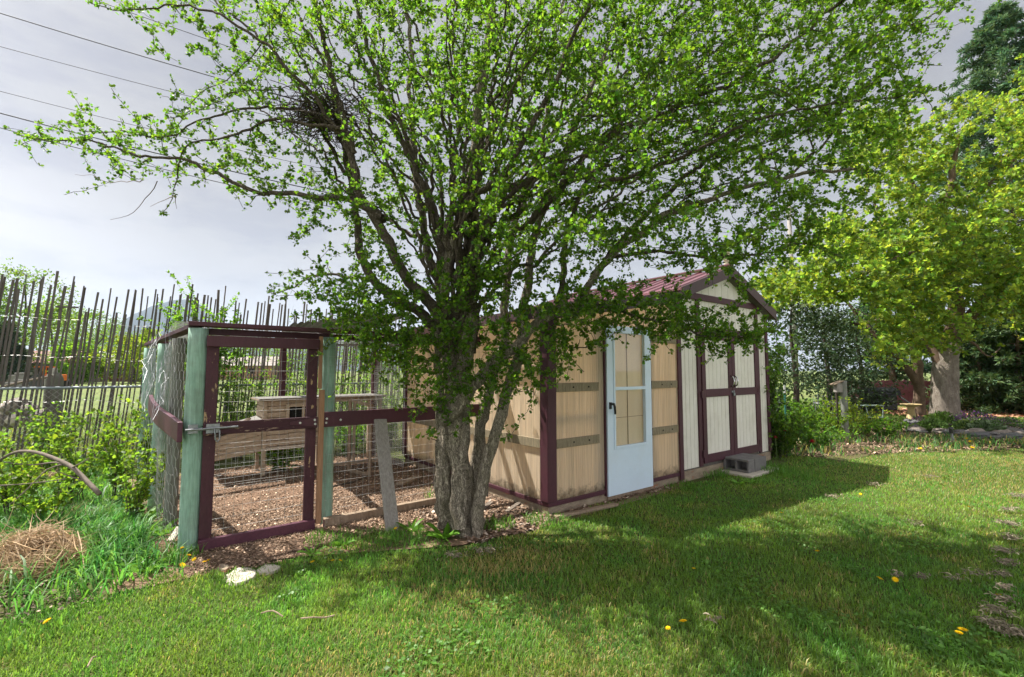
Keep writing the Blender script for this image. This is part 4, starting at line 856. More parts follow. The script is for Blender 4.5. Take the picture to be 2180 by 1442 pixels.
x = q.uniform(13.5, 30, 4000); y = q.uniform(15.6, 19, 4000); n = len(x)
litter('needle_litter', x, y, q, (.06, .14), q.lognormal(.2, .4, n)[:, None] * np.array([[1.3, .95, .9]]), M['chip'], zr=(0, .03))
# ================================================================== SHRUBS, WEEDS, SMALL THINGS
def shrub(name, label, cat, x, y, H, rad, ns, seed, leaf=('shrub_leaf', OVAL, .03, .05), per=(2, 3), space=.05, tint=(1, 1, 1), group=None, stem='twig', arch=.5, side=6, lo=.6, hi=1.35, z0=0.0, yel=.2, clear=.25, lean=(0, 0)):
    q = np.random.default_rng(seed); root = empty(name, (x, y, z0), label, cat, group); k = Skel(20000)
    for i in range(ns):
        a = q.uniform(0, 6.28); r = rad * math.sqrt(q.uniform(.02, 1)); hh = H * q.uniform(.6, 1.05); s = .12 * rad
        b = np.array([x + math.cos(a) * s, y + math.sin(a) * s, z0 - .03]); e = np.array([x + math.cos(a) * r + lean[0] * hh, y + math.sin(a) * r + lean[1] * hh, z0 + hh * (1 - arch * .35 * (r / rad))]); m = (b + e) / 2 + np.array([0, 0, hh * .12 * arch]) - np.array([math.cos(a), math.sin(a), 0]) * r * .2
        p = resample([b, m, e], .06); p[1:-1] += q.normal(size=(len(p) - 2, 3)) * .008; k.put(p, np.linspace(.0045 + .0012 * H, .0016, len(p)))
        for j in range(side):
            i0 = int(len(p) * q.uniform(clear, .97)); d = unit(q.normal(size=3) + np.array([math.cos(a) * .4, math.sin(a) * .4, .5])); l = H * q.uniform(.08, .26)
            pp = np.array([p[i0], p[i0] + d * l * .5 + q.normal(size=3) * .01, p[i0] + d * l]); pp = resample(pp, .05); k.put(pp, np.linspace(.0026, .0012, len(pp)))
    V, F = tubes_np(k.paths); mesh_np('stems', V, F, M[stem], None, root)
    V, F, C = spur_leaves(k, q, space, per, leaf[2:4], 1, leaf[1], keep=lambda p: (p[:, 2] > z0 + H * clear * q.uniform(.4, 1.2, len(p))), lo=lo, hi=hi, yel=yel)
    mesh_np('foliage', V, F, M[leaf[0]], C * np.array(tint), root); return root
# currant bushes and saplings on the weedy bank, left of the run
for i, (px, py, Y, H, r, ns, lab) in enumerate((
        (40, 1000, 4.9, 1.05, .45, 12, 'yellow green bush at the far left edge, below the pipe rail'),
        (165, 985, 5.3, 1.28, .30, 9, 'slim yellow green bush whose tip rises above the pipe rail near the grey cylinder'),
        (255, 985, 5.5, 1.28, .28, 8, 'slim yellow green bush rising above the pipe rail midway to the run'),
        (110, 1010, 4.5, .80, .40, 9, 'low yellow green bush behind the bent dead branch'),
        (280, 1000, 4.75, .80, .38, 11, 'spreading yellow green bush close to the run wire'),
        (330, 960, 5.9, 1.2, .30, 8, 'yellow green bush squeezed between the stake fence and the run posts'))):
    g = at(px, py, Y); shrub('leafy_bush', lab, 'bush', g[0], g[1], H, r, ns, 40 + i, ('shrub_leaf', LOBED, .028, .05), (2, 4), .066, (.95, .98, .82), 'bushes on the weedy bank')
for i, (u, v, H, r, lab) in enumerate(((-4.6, 5.5, 1.2, .45, 'green bush in front of the pipe rail left of the run'), (-2.9, 5.6, 1.75, .55, 'tall green bush behind the hutch nest box'), (-2.2, 5.75, 1.9, .5, 'tall green bush seen above the hutch house roof'), (-1.5, 5.6, 1.75, .55, 'green bush behind the maroon rear post'), (-.85, 5.7, 1.8, .5, 'green bush behind the open mesh half of the hutch'), (-.2, 5.6, 1.7, .5, 'green bush beyond the timber frame'), (.5, 5.5, 1.8, .5, 'green bush behind the upright wire mesh'))):
    x, y, _ = P(u, v); shrub('leafy_bush', lab, 'bush', x, y, H, r, 14, 60 + i, ('shrub_leaf', OVAL, .035, .06), (2, 4), .065, (.85, .95, 1), 'bushes along the pipe rail', clear=.12)
for i, (u, v, H, lab) in enumerate(((-1.8, 4.25, .55, 'low weeds under the hutch house'), (-.5, 4.95, .75, 'rank green weeds behind the timber frame'), (-1.2, 5.05, .7, 'green weeds behind the hutch mesh run'))):
    x, y, _ = P(u, v); shrub('weed_clump', lab, 'weeds', x, y, H, .4, 16, 75 + i, ('shrub_leaf', OVAL, .05, .09), (2, 3), .07, (.7, .95, .8), clear=.05)
x, y, _ = P(-2.75, 6.3); vine = shrub('climbing_vine', 'tangled vine with bright leaf tufts climbing over the stakes behind the run corner', 'vine', x, y, 3.0, .62, 16, 81, ('shrub_leaf', OVAL, .045, .07), (4, 6), .06, (.8, 1, .8), stem='deadwood', side=10, clear=.66, yel=.15)
x, y, _ = P(-1.55, 6.3); shrub('climbing_vine', 'bare tangled vine with few leaves on the stakes behind the hutch', 'vine', x, y, 2.5, .7, 14, 82, ('shrub_leaf', OVAL, .035, .05), (1, 2), .25, (.9, 1, .9), stem='deadwood', side=10, clear=.5)
# tall grass and broad weeds on the bank
def bank(n, q, x0, x1, y0, y1, lim=1.0):
    x = q.uniform(x0, x1, n); y = q.uniform(y0, y1, n); u, v = UV(x, y); m = ~is_lawn(x, y) & (u < np.where(v < 1.0, -3.16, -3.3 - .11 * np.clip(v - 1, 0, 4))) & (v < 7.5); return x[m], y[m]
q = np.random.default_rng(15)
x, y = bank(46000, q, -8.5, -2.4, 2.5, 8.5); n = len(x); dd = vnoise(x, y, 1.3)
keep = q.random(n) < np.clip(.35 + dd, .2, 1); hy = np.exp(-((x - gnd(80, 1225)[0]) ** 2 + (y - gnd(80, 1225)[1]) ** 2) / .20); keep &= q.random(n) > hy * 1.1
lo_ = (y < 3.2) & (x < -3.2); keep &= ~(lo_ & (q.random(n) < .72)); x, y = x[keep], y[keep]; n = len(x)
h = q.uniform(.10, .34, n) * (.55 + .7 * vnoise(x, y, 1.3)); b = q.uniform(.5, 1.3, n)
blades('tall_grass', np.column_stack([x, y]), h, q.uniform(.006, .013, n), q, M['grass'], np.stack([b * q.uniform(.55, 1.0, n), b, b * q.uniform(.7, 1.7, n)], 1), 1.5, -.02)
n = 9000; g = gnd(265, 1140); x = g[0] + q.normal(size=n) * .50; y = g[1] + q.normal(size=n) * .50; u_, v_ = UV(x, y); m = ~is_lawn(x, y) & (u_ < np.where(v_ < 1.0, -3.2, -3.36 - .11 * np.clip(v_ - 1, 0, 4))); m &= ((x - gnd(75, 1215)[0]) ** 2 + (y - gnd(75, 1215)[1]) ** 2) > .13; x, y = x[m], y[m]; n = len(x); b = q.uniform(.45, 1.35, n)
blades('tall_grass', np.column_stack([x, y]), q.uniform(.14, .36, n) * (.6 + .6 * vnoise(x, y, 2.5)), q.uniform(.008, .017, n), q, M['grass'], np.stack([b * q.uniform(.45, .95, n), b, b * q.uniform(.8, 2.0, n)], 1), 1.35, -.02)
n = 16000; x = q.uniform(-17, -3.5, n); y = q.uniform(7, 17, n); u_, v_ = UV(x, y); m = (v_ > 6.75) & (vnoise(x, y, .8) > .25); x, y = x[m], y[m]; n = len(x); b = q.uniform(.4, 1.1, n)
blades('rough_grass', np.column_stack([x, y]), q.uniform(.12, .5, n) * (.4 + vnoise(x, y, .8)), q.uniform(.012, .03, n), q, M['grass'], np.stack([b * q.uniform(.6, 1.5, n), b * .85, b], 1), 1.2, -.06, one=True)
# a denser fringe round the foot of the corner post, plank, shed and step
def fringe(n, cx, cy, r, hmin, hmax):
    a = q.uniform(0, 6.28, n); rr = r * np.sqrt(q.uniform(0, 1, n)); return cx + np.cos(a) * rr, cy + np.sin(a) * rr, q.uniform(hmin, hmax, n)
fx, fy, fh = [], [], []
for (px, py, r, k, h0, h1) in ((370, 1185, .22, 260, .05, .15), (700, 1150, .22, 300, .04, .10), (790, 1150, .28, 420, .04, .12), (860, 1150, .22, 240, .05, .14), (925, 1070, .10, 60, .1, .26), (1060, 1120, .18, 260, .04, .12), (1160, 1110, .22, 300, .05, .11), (1510, 1010, .28, 380, .06, .17), (1640, 1000, .35, 420, .06, .2), (1690, 1010, .4, 420, .06, .16), (1440, 1035, .25, 260, .05, .11), (60, 1350, .25, 260, .05, .11)):
    g = gnd(px, py); a, b_, c_ = fringe(k, g[0], g[1], r, h0, h1); fx.append(a); fy.append(b_); fh.append(c_)
x, y, h = np.concatenate(fx), np.concatenate(fy), np.concatenate(fh); uu, vv = UV(x, y); m = ~((uu > -.1) & (vv > -.04) & (uu < 5.4)); x, y, h = x[m], y[m], h[m]; n = len(x); b = q.uniform(.5, 1.25, n)
blades('grass_fringe', np.column_stack([x, y]), h, q.uniform(.004, .009, n), q, M['grass'], np.stack([b * .8, b, b], 1), 1.0, -.012)
def rosette(label, x, y, n, ln, wid, seed, tint, cat='weed', group=None, name='broadleaf_weed', rise=.7):
    q = np.random.default_rng(seed); a = np.arange(n) * 2.4 + q.uniform(0, 1, n); l = q.uniform(.6, 1, n) * ln
    d = np.stack([np.cos(a), np.sin(a), np.zeros(n)], 1); z = np.array([0, 0, 1.0]); p0 = np.tile(np.array([x, y, -.01]), (n, 1)) + d * .01
    rs = q.uniform(.5, 1.2, n)[:, None] * rise
    pts = np.stack([p0, p0 + d * (l * .3)[:, None] + z * (l * .4)[:, None] * rs, p0 + d * (l * .7)[:, None] + z * (l * .75)[:, None] * rs, p0 + d * l[:, None] + z * (l * .7)[:, None] * rs], 1)
    b = q.uniform(.7, 1.2, n)[:, None]; V, F, C = strips(pts, l * wid, q, b * np.array(tint)); o = mesh_np(name, V, F, M['grass'], C); return tag(o, label, cat, group)
for i, (px, py, n, ln, lab) in enumerate(((730, 1160, 14, .13, 'small leafy weed at the foot of the leaning plank, left side'), (875, 1130, 12, .20, 'broad leaf weed right of the leaning plank'), (945, 1145, 24, .24, 'big glossy broad leaf clump at the base of the big tree trunk'), (665, 1180, 9, .14, 'weed on the bare soil below the gate hinge'), (1575, 1030, 12, .16, 'weed with upright leaves in front of the hollow concrete block'), (1600, 1028, 12, .14, 'weed at the corner of the pale step slab'), (340, 1140, 16, .22, 'pale broad leaf weed beside the green corner post'), (300, 1110, 18, .30, 'large bright weed clump on the bank near the run wire'), (225, 1190, 14, .25, 'leafy weed beside the dry grass heap'), (310, 1215, 14, .18, 'low leafy weed at the lawn edge left of the gate'))):
    g = gnd(px, py); rosette(lab, g[0], g[1], n, ln, .20 if i != 2 else .24, 100 + i, (.95, 1.15, .9))
n = 5200; x = q.uniform(5.0, 12.5, n); y = q.uniform(7.6, 11.2, n); u_, v_ = UV(x, y); m = ~is_lawn(x, y) & (u_ > 5.35) & (vnoise(x, y, 1.7) > .36); x, y = x[m], y[m]; n = len(x); b = q.uniform(.45, 1.2, n); dd = q.random(n) < .3
blades('bed_grass', np.column_stack([x, y]), q.uniform(.07, .24, n), q.uniform(.010, .022, n), q, M['grass'], np.where(dd[:, None], np.stack([b * 2.3, b * 1.1, b * 2.6], 1), np.stack([b * .6, b * .85, b * 1.3], 1)), 1.3, -.012)
# heaps of dry grass
def heap(label, px, py, rx, ry, rz, n, seed, ln=(.12, .4), tint=(1, 1, 1)):
    q = np.random.default_rng(seed); c = gnd(px, py); a = q.uniform(0, 6.28, n); e = np.arccos(q.uniform(0.02, 1, n)); s = q.uniform(.78, 1.04, n)
    p = np.stack([np.cos(a) * np.sin(e) * rx * s, np.sin(a) * np.sin(e) * ry * s, np.cos(e) * rz * s * (1 + .25 * np.sin(a * 3 + 1))], 1); p *= (.62 + .75 * vnoise(p[:, 0] + 5, p[:, 1] + p[:, 2] * .8 + 3, 5.5) + .12 * q.random(n) ** 4)[:, None]; p = p + c
    nrm = unit(np.stack([np.cos(a) * np.sin(e) / rx, np.sin(a) * np.sin(e) / ry, np.cos(e) / rz], 1)); t = unit(np.cross(nrm, q.normal(size=(n, 3)) + np.array([.6, .2, .9]))); l = q.uniform(*ln, n)[:, None]
    k = q.normal(size=(n, 3)) * .03
    pts = np.stack([p - t * l * .5 - nrm * l * .12, p - t * l * .17 + nrm * .01 + k, p + t * l * .17 + nrm * .015 - k, p + t * l * .5 + nrm * l * (q.random((n, 1)) ** 5 * .8 - .15) + np.array([0, 0, -.01])], 1); pts[:, :, 2] = np.maximum(pts[:, :, 2], .0)
    cc = q.lognormal(0, .33, n)[:, None] * np.array(tint) * np.where(q.random((n, 1)) < .2, np.array([[1.3, 1.35, 1.5]]), np.array([[1, 1, 1]]))
    V, F, C = strips(pts, q.uniform(.003, .007, n), q, cc)
    core = MB(); core.lathe(c, [(1.0 * 1e-3, -.02)] + [(.7 * math.cos(x), .62 * math.sin(x)) for x in np.linspace(0, 1.5, 8)], 18)
    core.v = [(c[0] + (vx - c[0]) * rx, c[1] + (vy - c[1]) * ry, c[2] + (vz - c[2]) * rz) for vx, vy, vz in core.v]
    o = mesh_np('dry_grass_heap', V, F, M['straw'], C); ob = core.build('heap_core', M['bedsoil'], None); set_parent(ob, o)
    return tag(o, label, 'dry grass heap')
heap('tan heap of dry cut grass at the left lawn edge', 75, 1215, .33, .30, .27, 2600, 5)
heap('smaller pale heap of dead grass behind the tan heap', 70, 1040, .42, .30, .20, 1500, 6, tint=(1.1, 1.15, 1.15))
heap('flattened dead grass beside the tan heap, half covered in weeds', 165, 1120, .35, .22, .10, 1100, 7, tint=(1.05, 1.1, 1.1))
# matted clippings left on the lawn and litter in the left corner
q = np.random.default_rng(77)
pts, cc = [], []
for (px, py, r, k) in [(2165, 1060, .10, 90), (2150, 1090, .10, 90), (2145, 1120, .10, 110), (2148, 1150, .10, 110), (2140, 1180, .08, 100), (2145, 1205, .08, 90), (2130, 1230, .06, 60), (2138, 1260, .06, 60), (2140, 1285, .07, 80), (2125, 1310, .09, 100), (2115, 1335, .08, 110), (2140, 1350, .08, 90), (2165, 1358, .06, 90), (1775, 1062, .10, 60), (1860, 1035, .12, 60), (1980, 1018, .12, 60), (1960, 1235, .05, 40), (1912, 1233, .05, 40), (2080, 1228, .10, 40), (1520, 1330, .05, 30), (970, 1190, .10, 60), (1030, 1180, .12, 80), (1950, 1120, .12, 40), (2030, 1240, .1, 30)]:
    c = gnd(px, py); p = c + np.stack([q.normal(size=k) * r * .5, q.normal(size=k) * r * .35, q.uniform(.015, .045, k)], 1); t = unit(np.stack([q.normal(size=k), q.normal(size=k), q.normal(size=k) * .15], 1)); l = q.uniform(.008, .028, k)[:, None]
    pts.append(np.stack([p - t * l, p - t * l * .3 + [0, 0, .012], p + t * l * .3 + [0, 0, .012], p + t * l], 1)); cc.append(q.lognormal(-.40, .35, k)[:, None] * np.array([[.95, 1.12, 1.35]]))
V, F, C = strips(np.vstack(pts), q.uniform(.004, .008, sum(map(len, pts))), q, np.vstack(cc)); o = mesh_np('grass_clippings', V, F, M['straw'], C); o['kind'] = 'stuff'
g0 = gnd(40, 1290); n = 420; x = g0[0] + q.normal(size=n) * .28; y = g0[1] + q.normal(size=n) * .14
litter('leaf_litter', x, y, q, (.01, .03), q.lognormal(-.7, .6, n)[:, None] * np.array([[1, 1.1, 1.2]]), M['chip'], zr=(0, .05))
# twigs in the lawn
for i, (pts, lab) in enumerate((([(640, 1333), (665, 1335), (690, 1328), (712, 1325)], 'short bleached twig lying on the sunny lawn'), ([(555, 1322), (580, 1320), (602, 1326)], 'thin bent pale twig lying left of the short one on the lawn'), ([(95, 1292), (115, 1282), (122, 1270)], 'thin pale twig lying by the litter in the left corner'), ([(185, 1440), (195, 1425), (203, 1413)], 'thin pale stalk at the bottom left of the lawn'))):
    b = MB(); p = [gnd(*z_) + np.array([0, 0, .045 + .012 * math.sin(k_ * 2)]) for k_, z_ in enumerate(pts)]; b.tube(resample(p, .03), .0045, 6); o = b.build('lawn_twig', M['straw_twig'] if 'straw_twig' in M else M['lumber'], None); tag(o, lab, 'twig')
# bent dead branch on the bank
b = MB()
for pts, r0, r1 in (([(-40, 1010, 4.6), (20, 968, 4.5), (70, 962, 4.4), (130, 982, 4.3), (160, 1000, 4.25), (185, 1025, 4.2), (212, 1052, 4.15)], .011, .020), ([(160, 1000, 4.25), (120, 985, 4.35), (70, 990, 4.4), (10, 985, 4.5)], .010, .004), ([(140, 988, 4.3), (100, 1000, 4.2), (60, 1040, 4.1), (20, 1075, 4.0)], .008, .003), ([(155, 995, 4.25), (175, 985, 4.2), (190, 975, 4.2)], .008, .004), ([(-20, 1035, 4.2), (60, 1030, 4.2), (140, 1020, 4.2)], .006, .004), ([(185, 1025, 4.2), (150, 1015, 4.25), (120, 1002, 4.3)], .007, .003)):
    p = resample([at(*z_) for z_ in pts], .07); b.tube(p, np.linspace(r0, r1, len(p)), 8)
tag(b.build('dead_branch', M['deadwood'], None, smooth=True), 'bent bare dead branch arching over the weeds at left', 'branch')
b = MB(); p = [gnd(283, 1058) + np.array([0, 0, .08]), gnd(312, 1038) + np.array([0, 0, .08]), gnd(330, 1000) + np.array([0, 0, .08])]; b.tube(resample(p, .1), .062, 16, True, .05, 4); tag(b.build('log', M['lumber'], None, smooth=True), 'short cut log lying along the run wire in the weeds', 'log')
b = MB(); g = gnd(362, 1160); b.bar(g + np.array([0, 0, .03]), g + np.array([-.03, .16, .10]), .055, .02); tag(b.build('broken_board', M['stone'], None), 'chip of pale broken board beside the green corner post', 'board')
# flagstones by the gate
def stone(label, pts, z, seed, mat='stone', h=.05, name='flagstone', group=None, cat='stone'):
    q = np.random.default_rng(seed); p = np.array([gnd(*z_)[:2] for z_ in pts]); c = p.mean(0); r = resample(np.vstack([np.column_stack([p, np.zeros(len(p))]), [*p[0], 0]]), .05)[:-1, :2]; n = len(r); V = []
    for k, (s, zz) in enumerate(((1.02, -.03), (1.0, z + h * .5), (.93, z + h), (.5, z + h + .004))):
        for i in range(n): V.append((*(c + (r[i] - c) * s), zz + q.normal() * .002))
    F = [(k * n + i, k * n + (i + 1) % n, (k + 1) * n + (i + 1) % n, (k + 1) * n + i) for k in range(3) for i in range(n)] + [tuple(3 * n + i for i in range(n))]
    b = MB(); b.add(V, F); return tag(b.build(name, M[mat], None), label, cat, group)
stone('pale flagstone nearest the lawn below the gate', [(478, 1228), (508, 1210), (545, 1214), (540, 1232), (505, 1244), (485, 1242)], -.022, 1, h=.03)
stone('pale flagstone between the other flagstone and the maroon gate', [(545, 1216), (565, 1204), (598, 1206), (590, 1216), (560, 1223)], -.022, 2, h=.03)
stone('small orange tinted stone left of the flagstones', [(460, 1214), (472, 1206), (488, 1210), (480, 1220)], -.01, 3, 'footing', .03)
# ---------------- dandelions
M['dandelion'] = surf('dandelion_yellow', (.85, .60, .01), (.80, .50, .01), 300, rough=.7, bump=0, spec=.1); M['stalk'] = surf('green_stalk', (.14, .22, .06), rough=.6, bump=0)
fh = MB()
for ring, (nr, r, z, tl) in enumerate(((16, 1.0, .0, .0), (13, .78, .05, .15), (9, .5, .09, .3), (5, .25, .11, .4))):
    for k in range(nr):
        a = 6.28 * k / nr + ring; ca, sa = math.cos(a), math.sin(a); w = .20
        fh.add([(ca * .05, sa * .05, z - .05), (ca * r * .6 - sa * w * .5, sa * r * .6 + ca * w * .5, z + .05 + tl * .3 * r), (ca * r, sa * r, z + .02 + tl * r), (ca * r * .6 + sa * w * .5, sa * r * .6 - ca * w * .5, z + .05 + tl * .3 * r)], [(0, 1, 2, 3)])
fh.lathe((0, 0, -.22), [(.12, 0), (.3, .12), (.35, .22)], 10)
FHM = None; q = np.random.default_rng(31)
def dandelion(px, py, h, label, s=.021):
    global FHM
    g = gnd(px, py, h); r = empty('dandelion', (g[0], g[1], 0), label, 'dandelion', 'dandelions in the grass')
    if FHM is None:
        o = fh.build('flower_head', M['dandelion']); FHM = o
    else: o = FHM.copy(); link(o)
    o.parent = r; o.location = (0, 0, h); o.scale = (s, s, s); o.rotation_euler = (q.normal() * .35 + .25, q.normal() * .35, q.uniform(0, 6))
    b = MB(); b.tube([(0.012, .006, -.012), (.004, .0, h * .5), (0, 0, h - .003)], .0022, 5); st = b.build('stem', M['stalk']); st.parent = r
for a in ((386, 1167, .10, 'biggest yellow dandelion against the green corner post', .026), (402, 1182, .07, 'yellow dandelion just below the biggest one at the corner post'), (413, 1191, .07, 'yellow dandelion third from the corner post toward the gate'), (389, 1203, .06, 'large tilted dandelion nearest the lawn below the corner post', .026), (435, 1196, .06, 'left one of two touching dandelions under the gate corner'), (444, 1192, .065, 'right one of two touching dandelions under the gate corner'), (665, 1196, .05, 'left dandelion of three below the gate hinge'), (708, 1193, .055, 'middle dandelion of three below the gate hinge'), (725, 1193, .055, 'right dandelion of three below the gate hinge', .017), (842, 1125, .09, 'yellow dandelion at the foot of the leaning plank'), (188, 965, .34, 'upper dandelion of a close pair in the tall weeds'), (190, 973, .32, 'lower dandelion of a close pair in the tall weeds', .017), (220, 966, .34, 'dandelion right of the close pair in the tall weeds', .026), (236, 979, .3, 'dandelion in the weeds nearest the run wire'), (100, 1322, .045, 'half open dandelion at the left lawn corner', .024), (1740, 1173, .035, 'dandelion alone in the shaded lawn right of the shed step'), (1873, 1231, .045, 'left dandelion of a pair in the dark lawn', .024), (1906, 1234, .04, 'right dandelion of a pair in the dark lawn, fully open', .024), (2125, 1266, .035, 'dandelion beside the grass clippings at the right edge'), (2050, 1340, .045, 'upper dandelion of a pair near the lower right corner', .027), (2042, 1347, .035, 'lower dandelion of a pair near the lower right corner', .024), (1454, 1322, .04, 'upper dandelion of a pair in the tree shadow', .027), (1422, 1337, .03, 'lower dandelion of a pair in the tree shadow', .018), (1477, 1210, .03, 'small dandelion in the shadow midway to the greenhouse', .017), (1663, 1091, .03, 'small dandelion in the lawn in front of the shed step', .018), (1832, 1052, .03, 'small dandelion in the sunny strip of the lawn', .02), (2063, 1079, .03, 'small dandelion in the sunny lawn at right', .02), (2057, 934, .10, 'upper left dandelion below the path light', .045), (2066, 940, .08, 'middle dandelion below the path light', .045), (2070, 953, .05, 'lowest dandelion below the path light', .045), (1959, 955, .05, 'dandelion at the edge of the leaf littered bed', .04)):
    dandelion(*a)

# ================================================================== SHED CORNER BUSH, BED AND YARD
x, y, _ = P(5.62, -.02); shrub('rose_bush', 'dense dark green bush with red blooms against the right shed corner', 'bush', x, y, 1.0, .62, 26, 201, ('shrub_leaf', OVAL, .05, .09), (2, 4), .06, (.42, .5, .5), clear=.05)
x, y, _ = P(6.6, .35); shrub('rose_bush', 'spreading green bush between the shed corner and the grey post', 'bush', x, y, .85, .75, 26, 202, ('shrub_leaf', OVAL, .06, .10), (2, 4), .07, (.5, .62, .55), clear=.05)
x, y, _ = P(5.42, .10); shrub('climbing_vine', 'thin leafy climber growing up the right corner of the shed', 'vine', x, y, 2.5, .38, 14, 203, ('shrub_leaf', LOBED, .04, .065), (2, 3), .09, (.6, .72, .65), clear=.15, arch=.2)
x, y, _ = P(7.2, 1.7); shrub('twiggy_bush', 'tall brown twiggy bush with few leaves behind the rose bushes', 'bush', x, y, 2.3, .9, 46, 204, ('shrub_leaf', OVAL, .03, .05), (1, 2), .16, (.9, .95, .8), stem='deadwood', clear=.3, side=9)
x, y, _ = P(8.6, 2.2); shrub('twiggy_bush', 'brown twiggy bush behind the wire plant cage', 'bush', x, y, 2.1, 1.0, 46, 205, ('shrub_leaf', OVAL, .03, .05), (1, 2), .18, (.8, .9, .8), stem='deadwood', clear=.3, side=9)
q = np.random.default_rng(66)
M['red'] = surf('red_petal', (.42, .02, .02), (.30, .015, .02), 40, rough=.6, bump=0)
def bloom(px, py, Y, r, label, mat='red', cat='flower', name='red_flower'):
    c = at(px, py, Y); b = MB()
    for ring in range(3):
        for k in range(6):
            a = k * 1.047 + ring * .5; ca, sa = math.cos(a), math.sin(a); rr = r * (1 - ring * .27); z = r * .35 * ring
            b.add([(c[0], c[1], c[2] - r * .3), (c[0] + (ca - sa * .5) * rr * .8, c[1] + (sa + ca * .5) * rr * .8, c[2] + z), (c[0] + ca * rr, c[1] + sa * rr, c[2] + z + r * .3), (c[0] + (ca + sa * .5) * rr * .8, c[1] + (sa - ca * .5) * rr * .8, c[2] + z)], [(0, 1, 2, 3)])
    o = b.build(name, M[mat], None); b = MB(); b.tube([(c[0], c[1], c[2] - r * .3), (c[0] + .01, c[1], max(.0, c[2] - .35))], .005, 5); set_parent(b.build('stem', M['stalk'], None), o); return tag(o, label, cat)
bloom(1729, 941, 8.2, .05, 'bright red flower at the right side of the rose bush'); bloom(1673, 917, 8.4, .045, 'dull red flower high in the rose bush near the green stake'); bloom(1651, 932, 8.25, .035, 'orange red flower close to the shed corner')
bloom(1894, 910, 11.6, .07, 'red tulip standing above its neighbour in the bed'); bloom(1899, 921, 11.4, .05, 'lower red tulip in the bed left of the stones')
p = at(1673, 900, 9.0); b = MB(); b.tube([(p[0], p[1], -.1), (p[0], p[1], 1.12)], .016, 8); st = b.build('garden_stake', surf('green_stake', (.05, .22, .17), bump=0), None); b = MB(); b.tube([(p[0], p[1], 1.121), (p[0], p[1], 1.27)], .017, 8); tp = b.build('stake_tip', surf('white_tip', (.7, .7, .7), bump=0), None); set_parent(tp, st); tag(st, 'slim green stake with a white tip beside the shed bushes', 'stake')
p = gnd(1801, 938); b = MB(); b.tube([(p[0], p[1], z_) for z_ in np.linspace(-.1, 1.33, 12)], .067, 18, True, .05, 9); o = b.build('wooden_post', M['grey_post'], None, smooth=True); tag(o, 'round grey wooden post standing in the garden bed right of the shed', 'post')
bh = empty('bird_house', at(1783, 840, 10.45), 'small grey wooden bird house with a slanted roof, left of the round post', 'bird house')
c = at(1784, 822, 10.45)
b = MB(); b.box(c[0] - .07, c[0] + .06, c[1] - .06, c[1] + .06, c[2] - .14, c[2] + .06); b.build('box', M['grey_plank'], bh, bevel=.005)
b = MB(); b.bar((c[0] - .13, c[1], c[2] + .03), (c[0] + .085, c[1], c[2] + .115), .17, .015); b.build('roof', M['lumber'], bh)
b = MB(); b.tube([(c[0] + .02, c[1] + .09, -.1), (c[0] + .02, c[1] + .09, c[2] + .03)], .02, 8); b.build('pole', M['twig'], bh)
b = MB(); c0 = at(1762, 870, 11.2)
for k in range(9):
    a = k * .7; x, y = c0[0] + math.cos(a) * .30, c0[1] + math.sin(a) * .25; b.tube([(x, y, -.05), (x, y, .88 + .06 * (k % 3))], .007, 5)
for z in (.3, .52, .78): b.tube([(c0[0] + math.cos(a) * .30, c0[1] + math.sin(a) * .25, z) for a in np.linspace(0, 6.283, 20)], .007, 5, False)
tag(b.build('plant_cage', M['steel'], None), 'pale wire plant cage left of the round wooden post', 'plant cage')
c0 = gnd(1865, 890); b = MB(); b.tube([(c0[0] - .22, c0[1], .0), (c0[0] - .32, c0[1], .40)], .014, 6); b.tube([(c0[0] + .22, c0[1], .0), (c0[0] + .26, c0[1], .40)], .014, 6); b.tube([(c0[0] - .34, c0[1], .40), (c0[0] + .30, c0[1], .40)], .014, 6); b.tube([(c0[0] - .34, c0[1] + .35, .40), (c0[0] + .30, c0[1] + .35, .40)], .014, 6); b.tube([(c0[0] - .34, c0[1], .40), (c0[0] - .34, c0[1] + .35, .40)], .014, 6); b.tube([(c0[0] + .30, c0[1], .40), (c0[0] + .30, c0[1] + .35, .40)], .014, 6); b.tube([(c0[0] - .3, c0[1], .02), (c0[0] + .25, c0[1], .02)], .012, 6)
tag(b.build('metal_stand', surf('pale_green_metal', (.35, .45, .42), bump=0), None), 'low pale green metal frame on the lawn behind the round post', 'frame')
# bird bath
c0 = gnd(1941, 896); c0 = (c0[0], c0[1], -.02); bb = empty('bird_bath', c0, 'sand coloured pedestal bird bath left of the maple trunk', 'bird bath')
MS = surf('sandstone_cast', (.55, .42, .22), (.45, .34, .18), 9, bump=.3)
b = MB(); b.lathe(c0, [(.17, 0), (.17, .05), (.13, .08), (.10, .25), (.085, .36), (.10, .43), (.13, .45)], 20); b.build('pedestal', MS, bb, smooth=True)
b = MB(); b.lathe((c0[0], c0[1], c0[2] + .45), [(.10, 0), (.20, .03), (.27, .07), (.275, .09), (.25, .085), (.10, .05), (.02, .045)], 24); b.build('bowl', MS, bb, smooth=True)
